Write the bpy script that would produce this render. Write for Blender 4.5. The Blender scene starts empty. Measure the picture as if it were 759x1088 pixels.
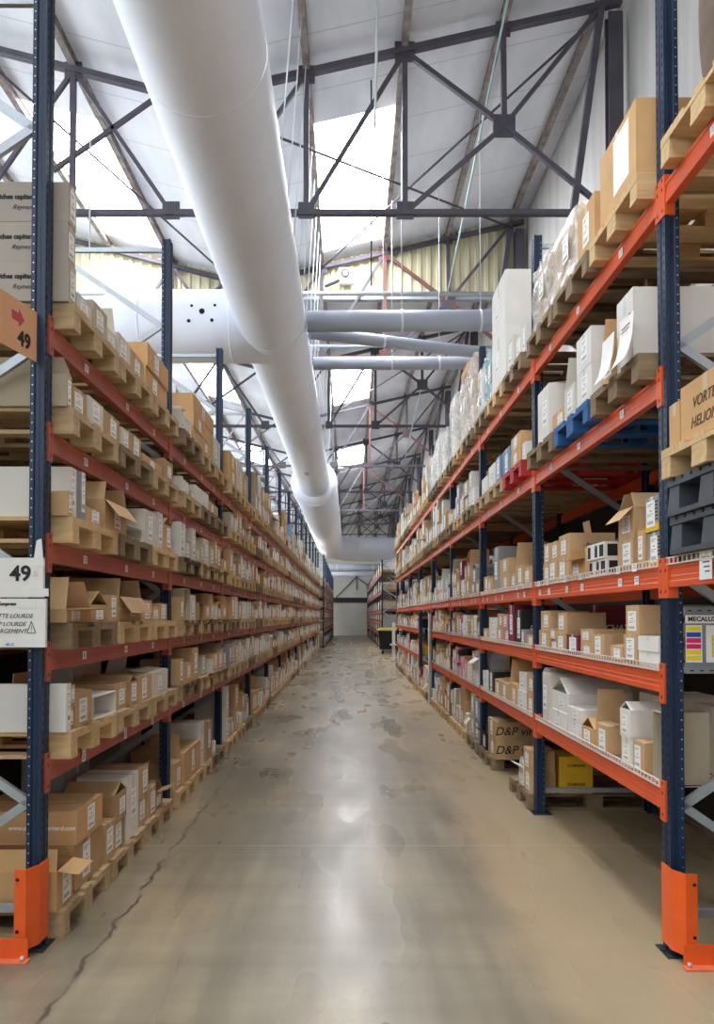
import bpy, math, random
from mathutils import Vector, Matrix

rnd = random.Random(11)
SC = bpy.context.scene
COL = SC.collection
PI = math.pi
EYE = 1.73          # camera height
F = 800.0           # focal length in pixels of the 759x1088 frame
VX, VY = 371.0, 655.0   # where the aisle lines meet in the photo
LX, RX = -1.605, 1.642    # front faces of the rack posts
PITCH = 2.75
LY0, RY0 = 3.94, 3.87   # first post of each run
LLEV = [0.0, 0.96, 1.55, 2.13, 2.725, 3.30]
RLEV = [0.0, 0.83, 1.44, 1.99, 3.00, 3.98]
NL, NR = 13, 8
PAL = 0.146
BH = 0.11

# ------------------------------------------------------------------ materials
def lin(c):
    return tuple(((v / 255) / 12.92 if v / 255 <= 0.04045 else ((v / 255 + 0.055) / 1.055) ** 2.4) for v in c) + (1.0,)

def mat(name, rgb, rough=0.6, noise=0.0, nscale=8.0, metal=0.0, bump=0.0, bscale=40.0, stretch=None, spec=0.4, rgb2=None):
    m = bpy.data.materials.new(name)
    m.use_nodes = True
    nt = m.node_tree
    b = nt.nodes['Principled BSDF']
    b.inputs['Roughness'].default_value = rough
    b.inputs['Metallic'].default_value = metal
    b.inputs['Specular IOR Level'].default_value = spec
    c = lin(rgb)
    b.inputs['Base Color'].default_value = c
    if noise or bump:
        tc = nt.nodes.new('ShaderNodeTexCoord')
        mp = nt.nodes.new('ShaderNodeMapping')
        if stretch:
            mp.inputs['Scale'].default_value = stretch
        nt.links.new(tc.outputs['Object'], mp.inputs['Vector'])
    if noise:
        n = nt.nodes.new('ShaderNodeTexNoise')
        n.inputs['Scale'].default_value = nscale
        n.inputs['Detail'].default_value = 4
        nt.links.new(mp.outputs['Vector'], n.inputs['Vector'])
        r = nt.nodes.new('ShaderNodeValToRGB')
        c2 = lin(rgb2) if rgb2 else tuple(v * (1 - noise) for v in c[:3]) + (1,)
        r.color_ramp.elements[0].color = c2
        r.color_ramp.elements[1].color = tuple(min(1, v * (1 + (0 if rgb2 else noise * .6))) for v in c[:3]) + (1,)
        r.color_ramp.elements[0].position = 0.3
        r.color_ramp.elements[1].position = 0.7
        nt.links.new(n.outputs['Fac'], r.inputs['Fac'])
        nt.links.new(r.outputs['Color'], b.inputs['Base Color'])
    if bump:
        n2 = nt.nodes.new('ShaderNodeTexNoise')
        n2.inputs['Scale'].default_value = bscale
        n2.inputs['Detail'].default_value = 3
        nt.links.new(mp.outputs['Vector'], n2.inputs['Vector'])
        bp = nt.nodes.new('ShaderNodeBump')
        bp.inputs['Strength'].default_value = bump
        bp.inputs['Distance'].default_value = 0.01
        nt.links.new(n2.outputs['Fac'], bp.inputs['Height'])
        nt.links.new(bp.outputs['Normal'], b.inputs['Normal'])
    return m

M = {}
M['brown'] = mat('cardboard_tan', (198, 163, 120), 0.85, 0.10, 5)
M['brown2'] = mat('cardboard_dull', (182, 149, 108), 0.85, 0.12, 5)
M['brown3'] = mat('cardboard_warm', (206, 164, 114), 0.85, 0.10, 5)
M['brown4'] = mat('cardboard_grey', (186, 172, 148), 0.85, 0.10, 5)
M['white'] = mat('white_carton', (226, 222, 214), 0.75, 0.05, 5)
M['white2'] = mat('offwhite_carton', (212, 206, 192), 0.8, 0.07, 5)
M['grey'] = mat('grey_carton', (150, 150, 148), 0.8, 0.08, 5)
M['cap'] = mat('pale_grey_carton', (178, 168, 156), 0.8, 0.06, 5)
M['yellow'] = mat('yellow_carton', (226, 178, 40), 0.7, 0.06, 5)
M['burg'] = mat('burgundy_carton', (122, 30, 52), 0.6, 0.06, 5)
M['pink'] = mat('pink_carton', (214, 140, 156), 0.7, 0.05, 5)
M['black'] = mat('black_carton', (34, 33, 36), 0.6, 0.1, 5)
M['blue'] = mat('blue_grey_carton', (112, 138, 170), 0.7, 0.06, 5)
M['orangec'] = mat('orange_carton', (226, 110, 60), 0.7, 0.06, 5)
M['label'] = mat('label_paper', (240, 239, 234), 0.6)
M['ink'] = mat('black_ink', (28, 28, 30), 0.6)
M['inkg'] = mat('grey_print', (104, 104, 106), 0.6)
M['inkb'] = mat('brown_ink', (88, 62, 44), 0.7)
M['inkr'] = mat('red_ink', (176, 40, 44), 0.6)
M['inkp'] = mat('dull_pink_ink', (184, 70, 84), 0.6)
M['tape'] = mat('packing_tape', (196, 172, 134), 0.3)
M['clear'] = mat('pale_tape', (222, 222, 220), 0.2)
M['wood'] = mat('pallet_wood', (190, 164, 124), 0.8, 0.22, 6, stretch=(1, 6, 6), bump=0.2)
M['wood2'] = mat('weathered_pallet_wood', (140, 120, 92), 0.85, 0.25, 6, stretch=(1, 6, 6), bump=0.2)
M['wood3'] = mat('fresh_pallet_wood', (210, 178, 130), 0.8, 0.18, 6, stretch=(1, 6, 6), bump=0.2)
M['bluep'] = mat('blue_pallet_paint', (44, 98, 158), 0.7, 0.3, 8, bump=0.2)
M['redp'] = mat('red_pallet_paint', (184, 40, 46), 0.6, 0.2, 8, bump=0.2)
M['plastic'] = mat('grey_black_plastic', (70, 74, 80), 0.5, 0.15, 10)
M['post'] = mat('navy_paint', (24, 44, 70), 0.38, 0.2, 6)
M['hole'] = mat('slot_dark', (10, 12, 16), 0.8)
M['bolt_lit_hole'] = mat('zinc_bolt_lit_hole', (214, 216, 220), 0.35, metal=0.6)  # also colours the post dots that stand for light through holes
M['beamL'] = mat('dimmed_orange_red_paint', (176, 90, 74), 0.45, 0.10, 6)  # duller batch of the orange, with its dimmer light put into the colour
M['beamR'] = mat('orange_paint', (222, 92, 48), 0.42, 0.08, 6)
M['guard'] = mat('bright_orange_paint', (236, 96, 36), 0.4, 0.1, 10)
M['guardp'] = mat('orange_paint_worn', (220, 120, 84), 0.5, 0.2, 10)
M['galv'] = mat('galvanised_steel', (176, 184, 190), 0.4, 0.12, 8, metal=0.5)
M['wire'] = mat('zinc_wire', (226, 218, 206), 0.45)
M['truss'] = mat('dark_steel_paint', (84, 80, 90), 0.6, 0.25, 3)
M['trussr'] = mat('red_primer_steel', (112, 74, 68), 0.65, 0.25, 3)
M['purlin'] = mat('rusty_purlin', (112, 96, 90), 0.7, 0.5, 6, rgb2=(160, 152, 146))
M['duct'] = mat('white_duct_fabric', (236, 241, 252), 0.45, 0.03, 1.2)
M['seam'] = mat('duct_seam', (240, 242, 246), 0.4)
M['pipe'] = mat('grey_pipe', (176, 184, 196), 0.4, 0.06, 2)
M['cable'] = mat('pale_cable', (216, 222, 226), 0.5)
M['strap'] = mat('teal_strap', (178, 204, 202), 0.5)
M['dark'] = mat('dark_steel', (40, 42, 46), 0.6)
M['clad'] = mat('cream_cladding', (204, 197, 166), 0.6, 0.08, 2)
M['wall'] = mat('pale_wall', (206, 204, 196), 0.8, 0.08, 0.8)
M['wallr'] = mat('grey_wall_sheet', (196, 194, 190), 0.8, 0.18, 0.9, stretch=(1, 3, .3))
M['part'] = mat('dark_shade_sheet', (62, 58, 54), 0.85, 0.2, 1)  # dark tone stands for the shade deep behind the shelves
M['rubber'] = mat('black_rubber', (22, 22, 24), 0.7)
M['binlid'] = mat('yellow_lid', (232, 200, 104), 0.5)
M['card'] = mat('sign_cardboard', (212, 160, 120), 0.8, 0.05, 5)
M['paper'] = mat('sign_paper', (224, 222, 216), 0.6, 0.05, 8)
M['plate'] = mat('sign_plate_grey', (132, 134, 138), 0.5)
M['cyan'] = mat('sticker_blue', (36, 84, 178), 0.5)
M['mag'] = mat('sticker_magenta', (222, 40, 112), 0.5)
M['yel'] = mat('sticker_yellow', (244, 222, 40), 0.5)
M['kraft'] = mat('brown_wrap', (110, 90, 74), 0.7, 0.2, 4, bump=0.5, bscale=6)

def film_mat(name, tint, fac):
    m = bpy.data.materials.new(name)
    m.use_nodes = True
    nt = m.node_tree
    b = nt.nodes['Principled BSDF']
    out = nt.nodes['Material Output']
    b.inputs['Base Color'].default_value = lin(tint)
    b.inputs['Roughness'].default_value = 0.25
    b.inputs['Specular IOR Level'].default_value = 0.7
    tr = nt.nodes.new('ShaderNodeBsdfTransparent')
    mx = nt.nodes.new('ShaderNodeMixShader')
    tc = nt.nodes.new('ShaderNodeTexCoord')
    n = nt.nodes.new('ShaderNodeTexNoise')
    n.inputs['Scale'].default_value = 7
    n.inputs['Detail'].default_value = 5
    n.inputs['Distortion'].default_value = 1.5
    mp = nt.nodes.new('ShaderNodeMapRange')
    mp.inputs['From Min'].default_value = 0.3
    mp.inputs['From Max'].default_value = 0.7
    mp.inputs['To Min'].default_value = max(0, fac - 0.3)
    mp.inputs['To Max'].default_value = min(1, fac + 0.3)
    bp = nt.nodes.new('ShaderNodeBump')
    bp.inputs['Strength'].default_value = 0.7
    bp.inputs['Distance'].default_value = 0.03
    L = nt.links.new
    L(tc.outputs['Object'], n.inputs['Vector'])
    L(n.outputs['Fac'], mp.inputs['Value'])
    L(n.outputs['Fac'], bp.inputs['Height'])
    L(bp.outputs['Normal'], b.inputs['Normal'])
    L(mp.outputs['Result'], mx.inputs['Fac'])
    L(tr.outputs[0], mx.inputs[1])
    L(b.outputs[0], mx.inputs[2])
    L(mx.outputs[0], out.inputs['Surface'])
    return m
M['film'] = film_mat('stretch_film', (232, 228, 220), 0.5)
M['filmb'] = film_mat('teal_film', (150, 200, 206), 0.6)

def floor_mat():
    m = bpy.data.materials.new('concrete_floor')
    m.use_nodes = True
    nt = m.node_tree
    N, L = nt.nodes.new, nt.links.new
    b = nt.nodes['Principled BSDF']
    geo = N('ShaderNodeNewGeometry')
    sep = N('ShaderNodeSeparateXYZ')
    L(geo.outputs['Position'], sep.inputs[0])
    def noise(scale, vscale, detail=5, dist=0.0):
        mp = N('ShaderNodeMapping'); mp.inputs['Scale'].default_value = vscale
        L(geo.outputs['Position'], mp.inputs['Vector'])
        n = N('ShaderNodeTexNoise'); n.inputs['Scale'].default_value = scale
        n.inputs['Detail'].default_value = detail; n.inputs['Distortion'].default_value = dist
        n.inputs['Roughness'].default_value = 0.5
        L(mp.outputs['Vector'], n.inputs['Vector'])
        return n.outputs['Fac']
    def ramp(fac, stops):
        r = N('ShaderNodeValToRGB')
        el = r.color_ramp.elements
        el[0].position, el[0].color = stops[0][0], stops[0][1]
        el[1].position, el[1].color = stops[-1][0], stops[-1][1]
        for p, c in stops[1:-1]:
            e = el.new(p); e.color = c
        L(fac, r.inputs['Fac'])
        return r.outputs['Color']
    def mixc(fac, a, bb, mode='MIX'):
        x = N('ShaderNodeMix'); x.data_type = 'RGBA'; x.blend_type = mode
        if isinstance(fac, float): x.inputs['Factor'].default_value = fac
        else: L(fac, x.inputs['Factor'])
        for s, v in ((6, a), (7, bb)):
            if isinstance(v, tuple): x.inputs[s].default_value = v
            else: L(v, x.inputs[s])
        return x.outputs[2]
    def maths(op, a, bb=None, clamp=False):
        x = N('ShaderNodeMath'); x.operation = op; x.use_clamp = clamp
        for i, v in enumerate((a, bb)):
            if v is None: continue
            if isinstance(v, (int, float)): x.inputs[i].default_value = v
            else: L(v, x.inputs[i])
        return x.outputs[0]
    g = lambda v: (v, v, v, 1)
    base = ramp(noise(1.1, (1, .5, 1), 4, 0), [(0.25, lin((112, 105, 86))), (0.5, lin((146, 136, 114))), (0.75, lin((184, 164, 130)))])
    # worn traffic lane: grey streaks running with the aisle and across it
    streak = ramp(noise(3.0, (2.2, .14, 1), 4, 0), [(0.25, g(0.62)), (0.8, g(1.18))])
    base = mixc(0.8, base, streak, 'MULTIPLY')
    cross = ramp(noise(2.4, (.25, 2.6, 1), 4, 0), [(0.25, g(0.62)), (0.8, g(1.18))])
    base = mixc(0.55, base, cross, 'MULTIPLY')
    # cleaner, paler band along the foot of the orange rack, with a wavering edge
    wob = maths('MULTIPLY', maths('SUBTRACT', noise(1.3, (1, .5, 1), 4), 0.5), 0.9)
    edge = maths('ADD', sep.outputs['X'], wob)
    fac = N('ShaderNodeMapRange'); fac.interpolation_type = 'SMOOTHSTEP'
    fac.inputs['From Min'].default_value = 0.85; fac.inputs['From Max'].default_value = 1.15
    L(edge, fac.inputs['Value'])
    base = mixc(maths('MULTIPLY', fac.outputs['Result'], 0.7), base, lin((176, 157, 124)))
    # dark tyre smears
    blot = ramp(noise(.9, (1.2, .35, 1), 3, 0), [(0.5, g(0)), (0.85, g(1))])
    base = mixc(maths('MULTIPLY', blot, 0.5), base, lin((106, 98, 86)))
    # lengthwise joint, cracked and wandering, and a hairline crosswise joint
    wob2 = maths('MULTIPLY', maths('SUBTRACT', noise(4, (1, 1, 1), 6), 0.5), 0.16)
    j = maths('ABSOLUTE', maths('ADD', maths('ADD', sep.outputs['X'], 1.31), wob2))
    jf = N('ShaderNodeMapRange'); jf.inputs['From Min'].default_value = 0.006; jf.inputs['From Max'].default_value = 0.016
    jf.inputs['To Min'].default_value = 1; jf.inputs['To Max'].default_value = 0
    L(j, jf.inputs['Value'])
    jm = maths('MULTIPLY', jf.outputs['Result'], ramp(noise(3, (1, 1, 1), 3), [(0.38, g(0.15)), (0.52, g(0.9))]))
    base = mixc(jm, base, lin((70, 64, 54)))
    jl = N('ShaderNodeMapRange'); jl.inputs['From Min'].default_value = 0.02; jl.inputs['From Max'].default_value = 0.06
    jl.inputs['To Min'].default_value = 0.3; jl.inputs['To Max'].default_value = 0
    L(j, jl.inputs['Value'])
    for yj in (5.72, 9.4, 2.4):
        k = maths('ABSOLUTE', maths('SUBTRACT', sep.outputs['Y'], yj))
        kf = maths('LESS_THAN', k, 0.006)
        base = mixc(maths('MULTIPLY', kf, 0.5), base, lin((208, 204, 192)))
    L(base, b.inputs['Base Color'])
    rr = N('ShaderNodeMapRange')
    rr.inputs['To Min'].default_value = 0.20; rr.inputs['To Max'].default_value = 0.42
    rr.inputs['From Min'].default_value = 0.3; rr.inputs['From Max'].default_value = 0.7
    L(noise(1.6, (1.5, .4, 1), 2, 0), rr.inputs['Value'])
    L(rr.outputs['Result'], b.inputs['Roughness'])
    b.inputs['Specular IOR Level'].default_value = 0.65
    return m
M['floor'] = floor_mat()

def roof_mat():
    m = bpy.data.materials.new('roof_boards')
    m.use_nodes = True
    nt = m.node_tree
    N, L = nt.nodes.new, nt.links.new
    b = nt.nodes['Principled BSDF']
    geo = N('ShaderNodeNewGeometry')
    mp = N('ShaderNodeMapping'); mp.inputs['Scale'].default_value = (1, .35, 1)
    L(geo.outputs['Position'], mp.inputs['Vector'])
    n = N('ShaderNodeTexNoise'); n.inputs['Scale'].default_value = 1.3; n.inputs['Detail'].default_value = 5
    L(mp.outputs['Vector'], n.inputs['Vector'])
    r = N('ShaderNodeValToRGB')
    r.color_ramp.elements[0].position = .3; r.color_ramp.elements[0].color = lin((208, 212, 218))
    r.color_ramp.elements[1].position = .65; r.color_ramp.elements[1].color = lin((240, 242, 246))
    L(n.outputs['Fac'], r.inputs['Fac'])
    # board joints across the slope
    sep = N('ShaderNodeSeparateXYZ'); L(geo.outputs['Position'], sep.inputs[0])
    fr = N('ShaderNodeMath'); fr.operation = 'PINGPONG'; fr.inputs[1].default_value = 0.6
    L(sep.outputs['Y'], fr.inputs[0])
    lt = N('ShaderNodeMath'); lt.operation = 'LESS_THAN'; lt.inputs[1].default_value = 0.012
    L(fr.outputs[0], lt.inputs[0])
    mm = N('ShaderNodeMath'); mm.operation = 'MULTIPLY'; mm.inputs[1].default_value = .35
    L(lt.outputs[0], mm.inputs[0])
    x = N('ShaderNodeMix'); x.data_type = 'RGBA'
    L(mm.outputs[0], x.inputs['Factor']); L(r.outputs['Color'], x.inputs[6])
    x.inputs[7].default_value = lin((130, 132, 138))
    L(x.outputs[2], b.inputs['Base Color'])
    b.inputs['Roughness'].default_value = 0.75
    return m
M['roof'] = roof_mat()

def emit(name, rgb, s):
    m = bpy.data.materials.new(name)
    m.use_nodes = True
    nt = m.node_tree
    nt.nodes.remove(nt.nodes['Principled BSDF'])
    e = nt.nodes.new('ShaderNodeEmission')
    e.inputs['Color'].default_value = lin(rgb)
    e.inputs['Strength'].default_value = s
    nt.links.new(e.outputs[0], nt.nodes['Material Output'].inputs['Surface'])
    return m
SKY = 12.0
M['skylight'] = emit('daylit_skylight_sheet', (250, 251, 255), SKY)
M['tube'] = emit('lamp_tube', (255, 252, 245), 90)

# ------------------------------------------------------------------ mesh helpers
class MB:
    def __init__(s):
        s.v, s.f, s.m, s.sm = [], [], [], []
    def quad(s, pts, mi=0):
        o = len(s.v); s.v += [tuple(p) for p in pts]
        s.f.append(tuple(range(o, o + len(pts)))); s.m.append(mi); s.sm.append(False)
    def hexa(s, p, mi=0):
        o = len(s.v); s.v += [tuple(q) for q in p]
        for f in ((0, 3, 2, 1), (4, 5, 6, 7), (0, 1, 5, 4), (1, 2, 6, 5), (2, 3, 7, 6), (3, 0, 4, 7)):
            s.f.append(tuple(o + i for i in f)); s.m.append(mi); s.sm.append(False)
    def box(s, x0, x1, y0, y1, z0, z1, mi=0):
        s.hexa([(x0, y0, z0), (x1, y0, z0), (x1, y1, z0), (x0, y1, z0), (x0, y0, z1), (x1, y0, z1), (x1, y1, z1), (x0, y1, z1)], mi)
    def bar(s, p, q, w, h, mi=0, up=(0, 0, 1)):
        p, q = Vector(p), Vector(q)
        d = (q - p).normalized()
        u = Vector(up)
        if abs(d.dot(u)) > 0.98: u = Vector((0, 1, 0))
        a = d.cross(u).normalized() * (w / 2)
        b = a.cross(d).normalized() * (h / 2)
        s.hexa([p - a - b, p + a - b, q + a - b, q - a - b, p - a + b, p + a + b, q + a + b, q - a + b], mi)
    def cyl(s, p, q, r, n=8, mi=0, r2=None, caps=True, smooth=True):
        p, q = Vector(p), Vector(q)
        d = (q - p).normalized()
        u = Vector((0, 0, 1)) if abs(d.z) < 0.9 else Vector((1, 0, 0))
        a = d.cross(u).normalized(); b = d.cross(a).normalized()
        r2 = r if r2 is None else r2
        o = len(s.v)
        for c, rr in ((p, r), (q, r2)):
            for i in range(n):
                t = 2 * PI * i / n
                s.v.append(tuple(c + a * math.cos(t) * rr + b * math.sin(t) * rr))
        for i in range(n):
            j = (i + 1) % n
            s.f.append((o + i, o + n + i, o + n + j, o + j)); s.m.append(mi); s.sm.append(smooth)
        if caps:
            s.f.append(tuple(o + i for i in range(n))); s.m.append(mi); s.sm.append(False)
            s.f.append(tuple(o + n + i for i in reversed(range(n)))); s.m.append(mi); s.sm.append(False)
    def prism(s, prof, p0, p1, plane, mi=0, closed=True):
        """prof: 2-D polygon; plane 'xz' extrudes along y, 'xy' along z, 'yz' along x from p0 to p1."""
        n = len(prof); o = len(s.v)
        for t in (p0, p1):
            for a, b in prof:
                s.v.append({'xz': (a, t, b), 'xy': (a, b, t), 'yz': (t, a, b)}[plane])
        for i in range(n if closed else n - 1):
            j = (i + 1) % n
            s.f.append((o + i, o + j, o + n + j, o + n + i)); s.m.append(mi); s.sm.append(False)
        if closed:
            s.f.append(tuple(o + i for i in reversed(range(n)))); s.m.append(mi); s.sm.append(False)
            s.f.append(tuple(o + n + i for i in range(n))); s.m.append(mi); s.sm.append(False)
    def strip(s, line, t, p0, p1, plane, mi=0):
        """a sheet of thickness t along a 2-D polyline, extruded"""
        pts = [Vector(a) for a in line]
        off = []
        for i, p in enumerate(pts):
            d = Vector((0, 0))
            if i > 0: d += (p - pts[i - 1]).normalized()
            if i < len(pts) - 1: d += (pts[i + 1] - p).normalized()
            d.normalize()
            off.append(p + Vector((-d.y, d.x)) * t)
        s.prism([tuple(p) for p in pts] + [tuple(p) for p in reversed(off)], p0, p1, plane, mi)
    def tube(s, path, r, n=24, mi=0, closed_ends=True):
        """round duct swept along a path of points (radius may be a list)"""
        path = [Vector(p) for p in path]
        o = len(s.v); k = len(path)
        for i, p in enumerate(path):
            d = (path[min(i + 1, k - 1)] - path[max(i - 1, 0)]).normalized()
            u = Vector((0, 0, 1)); a = d.cross(u).normalized(); b = a.cross(d).normalized()
            rr = r[i] if isinstance(r, (list, tuple)) else r
            for j in range(n):
                t = 2 * PI * j / n
                s.v.append(tuple(p + a * math.cos(t) * rr + b * math.sin(t) * rr))
        for i in range(k - 1):
            for j in range(n):
                jj = (j + 1) % n
                s.f.append((o + i * n + j, o + i * n + jj, o + (i + 1) * n + jj, o + (i + 1) * n + j)); s.m.append(mi); s.sm.append(True)
        if closed_ends:
            s.f.append(tuple(o + j for j in reversed(range(n)))); s.m.append(mi); s.sm.append(False)
            s.f.append(tuple(o + (k - 1) * n + j for j in range(n))); s.m.append(mi); s.sm.append(False)
    def mesh(s, name, mats):
        me = bpy.data.meshes.new(name)
        me.from_pydata(s.v, [], s.f)
        for x in mats: me.materials.append(M[x] if isinstance(x, str) else x)
        me.polygons.foreach_set('material_index', s.m)
        me.polygons.foreach_set('use_smooth', s.sm)
        me.update()
        return me
    def build(s, name, mats, parent=None, loc=None):
        if isinstance(mats, str): mats = [mats]
        o = bpy.data.objects.new(name, s.mesh(name, mats))
        COL.objects.link(o)
        if parent is not None: o.parent = parent
        if loc is not None: o.location = loc
        return o

def one(name, mats, parent, fn, *a, **k):
    m = MB(); getattr(m, fn)(*a, **k)
    return m.build(name, mats, parent)

def tag(o, label=None, cat=None, group=None, kind=None):
    if label: o['label'] = label
    if cat: o['category'] = cat
    if group: o['group'] = group
    if kind: o['kind'] = kind
    return o

def thing(name, label, cat, loc=(0, 0, 0), rz=0.0, group=None):
    o = bpy.data.objects.new(name, None)
    COL.objects.link(o)
    o.empty_display_size = 0.1
    o.location = loc; o.rotation_euler = (0, 0, rz)
    return tag(o, label, cat, group)

def struct(name, mb, mats, label=None):
    o = mb.build(name, mats)
    o['kind'] = 'structure'
    return tag(o, label, {'wall': 'wall', 'floor': 'floor', 'ceil': 'ceiling', 'wind': 'skylight', 'trim': 'roof beam', 'door': 'door'}.get(name[:4] if name[:5] != 'floor' else 'floor'))

def text(name, s, size, parent, loc, rot, material='ink', ext=0.0006, bold=0.0, xs=1.0, shear=0.0, align='CENTER'):
    c = bpy.data.curves.new(name, 'FONT')
    c.body = s; c.size = size; c.extrude = ext; c.offset = bold; c.shear = shear
    c.align_x = align; c.align_y = 'CENTER'; c.resolution_u = 3
    t = bpy.data.objects.new(name + '_curve', c)
    COL.objects.link(t)
    bpy.context.view_layer.update()
    me = bpy.data.meshes.new_from_object(t.evaluated_get(bpy.context.evaluated_depsgraph_get()))
    bpy.data.objects.remove(t); bpy.data.curves.remove(c)
    me.materials.clear(); me.materials.append(M[material])
    o = bpy.data.objects.new(name, me)
    COL.objects.link(o)
    o.parent = parent; o.location = loc; o.rotation_euler = rot; o.scale = (xs, 1, 1)
    return o

# ------------------------------------------------------------------ the hall
Y0H, Y1H = -8.0, 69.0
XW0, XW1 = -11.0, 4.25
PURL_R = [-2.15, -0.65, 0.85, 2.35, 3.85]
PURL_L = [-2.70, -4.20, -5.70, -7.20, -8.70, -10.20]
def roofh(x):
    return 9.63 + 0.235 * (x + 2.15) if x >= -2.425 else 9.65 + 0.26 * (-2.7 - x)
TRUSS = [11.3 + 6.4 * k for k in range(-3, 10)]
TRUSS = [t for t in TRUSS if Y0H < t < Y1H]

m = MB(); m.box(XW0 - .2, XW1 + .2, Y0H, Y1H + .2, -0.3, 0.0); struct('floor', m, 'floor', 'scuffed grey concrete warehouse floor with worn wheel tracks')
m = MB(); m.box(XW1, XW1 + .2, Y0H, Y1H, 0, 11.5); struct('wall_right', m, 'wallr', 'pale sheet wall behind the orange rack')
m = MB(); m.box(XW0 - .2, XW0, Y0H, Y1H, 0, 5.0); struct('wall_left', m, 'wallr', 'low sheet side wall with an added opening above for daylight')  # the gap above is added so daylight brightens the roof
m = MB(); m.box(XW0, XW1, Y1H, Y1H + .2, 0, 12.2); struct('wall_back', m, 'wall', 'pale end wall at the far end of the aisle')
m = MB(); m.box(XW0, XW1, Y0H - .2, Y0H, 0, 6.0); struct('wall_front', m, 'wall', 'pale unseen wall added behind the camera to cut frontal light')  # added out of view to block low frontal light; daylight enters above it
m = MB(); m.box(-3.02, -2.92, 3.0, 41.0, 0, 4.4); struct('wall_partition', m, 'part', 'dark stand-in sheet added behind the rack to shade its shelves')  # made-up sheet that blocks light and keeps the shelf backs dark
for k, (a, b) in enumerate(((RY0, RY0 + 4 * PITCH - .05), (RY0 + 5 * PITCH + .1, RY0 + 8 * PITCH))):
    m = MB(); m.box(2.98, 3.06, a, b, 0, 4.0); struct('wall_partition_%d' % (k + 1), m, 'part', 'dark stand-in sheet added behind the orange rack to shade its shelves')  # made-up dark sheets in place of the shaded space behind
m = MB(); m.box(-1.25, 1.62, Y1H - .08, Y1H - .01, 0, 3.0)
struct('door_1', m, 'wall', 'closed pale roller door at the far end of the aisle')
m = MB(); m.box(-2.2, 2.2, Y1H - .2, Y1H - .01, 3.02, 3.45); struct('trim_1', m, 'dark', 'dark lintel beam over the far roller door')

# roof deck: one board per purlin bay and truss bay, skylight sheets in every second truss bay
deck = MB()
ntrim, nwin = 2, 1
edges_y = [Y0H] + TRUSS + [Y1H]
cols = [(a, b) for a, b in zip(PURL_R[:-1], PURL_R[1:])] + [(PURL_R[-1], XW1 + .2)] + [(b, a) for a, b in zip(PURL_L[:-1], PURL_L[1:])] + [(XW0 - .2, PURL_L[-1])] + [(-2.70, -2.425), (-2.425, -2.15)]
LIFT = 0.22
def deck_piece(x0, x1, y0, y1):
    za, zb = roofh(x0) + LIFT, roofh(x1) + LIFT
    deck.hexa([(x0, y0, za), (x1, y0, zb), (x1, y1, zb), (x0, y1, za), (x0, y0, za + .08), (x1, y0, zb + .08), (x1, y1, zb + .08), (x0, y1, za + .08)])
for (x0, x1) in cols:
    lit_col = abs(x0 + .65) < .01 or abs(x0 + 5.7) < .01
    for i, (ya, yb) in enumerate(zip(edges_y[:-1], edges_y[1:])):
        k = round((ya - 11.3) / 6.4)
        if lit_col and k in (-2, 0, 2, 4) and yb - ya > 6:
            ys0, ys1 = ya + 1.5, yb - .35
            deck_piece(x0, x1, ya, ys0); deck_piece(x0, x1, ys1, yb)
            w = MB()
            za, zb = roofh(x0) + LIFT + .03, roofh(x1) + LIFT + .03
            w.hexa([(x0, ys0, za), (x1, ys0, zb), (x1, ys1, zb), (x0, ys1, za), (x0, ys0, za + .02), (x1, ys0, zb + .02), (x1, ys1, zb + .02), (x0, ys1, za + .02)])
            side = 'over the aisle' if x0 > -3 else 'over the rack with the duct branch'
            where = {-2: 'bright skylight strip above the near end of the hall ', 0: 'bright skylight strip before the cream cladding ', 2: 'bright skylight strip behind the cream cladding ', 4: 'small bright skylight strip deep in the hall '}[k]
            struct('window_%d' % nwin, w, 'skylight', where + side); nwin += 1
        else:
            deck_piece(x0, x1, ya, yb)
struct('ceiling', deck, 'roof', 'pale boarded underside of the pitched roof')
for x in PURL_R + PURL_L:
    w = MB()
    z = roofh(x)
    w.prism([(x - .05, z + .05), (x + .05, z + .05), (x + .05, z + .07), (x + .015, z + .08), (x + .015, z + .2), (x + .05, z + .21), (x - .05, z + .21), (x - .015, z + .2), (x - .015, z + .08), (x - .05, z + .07)], Y0H, Y1H, 'xz')
    struct('trim_%d' % ntrim, w, 'purlin', 'rusty roof purlin running the length of the hall'); ntrim += 1

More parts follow.
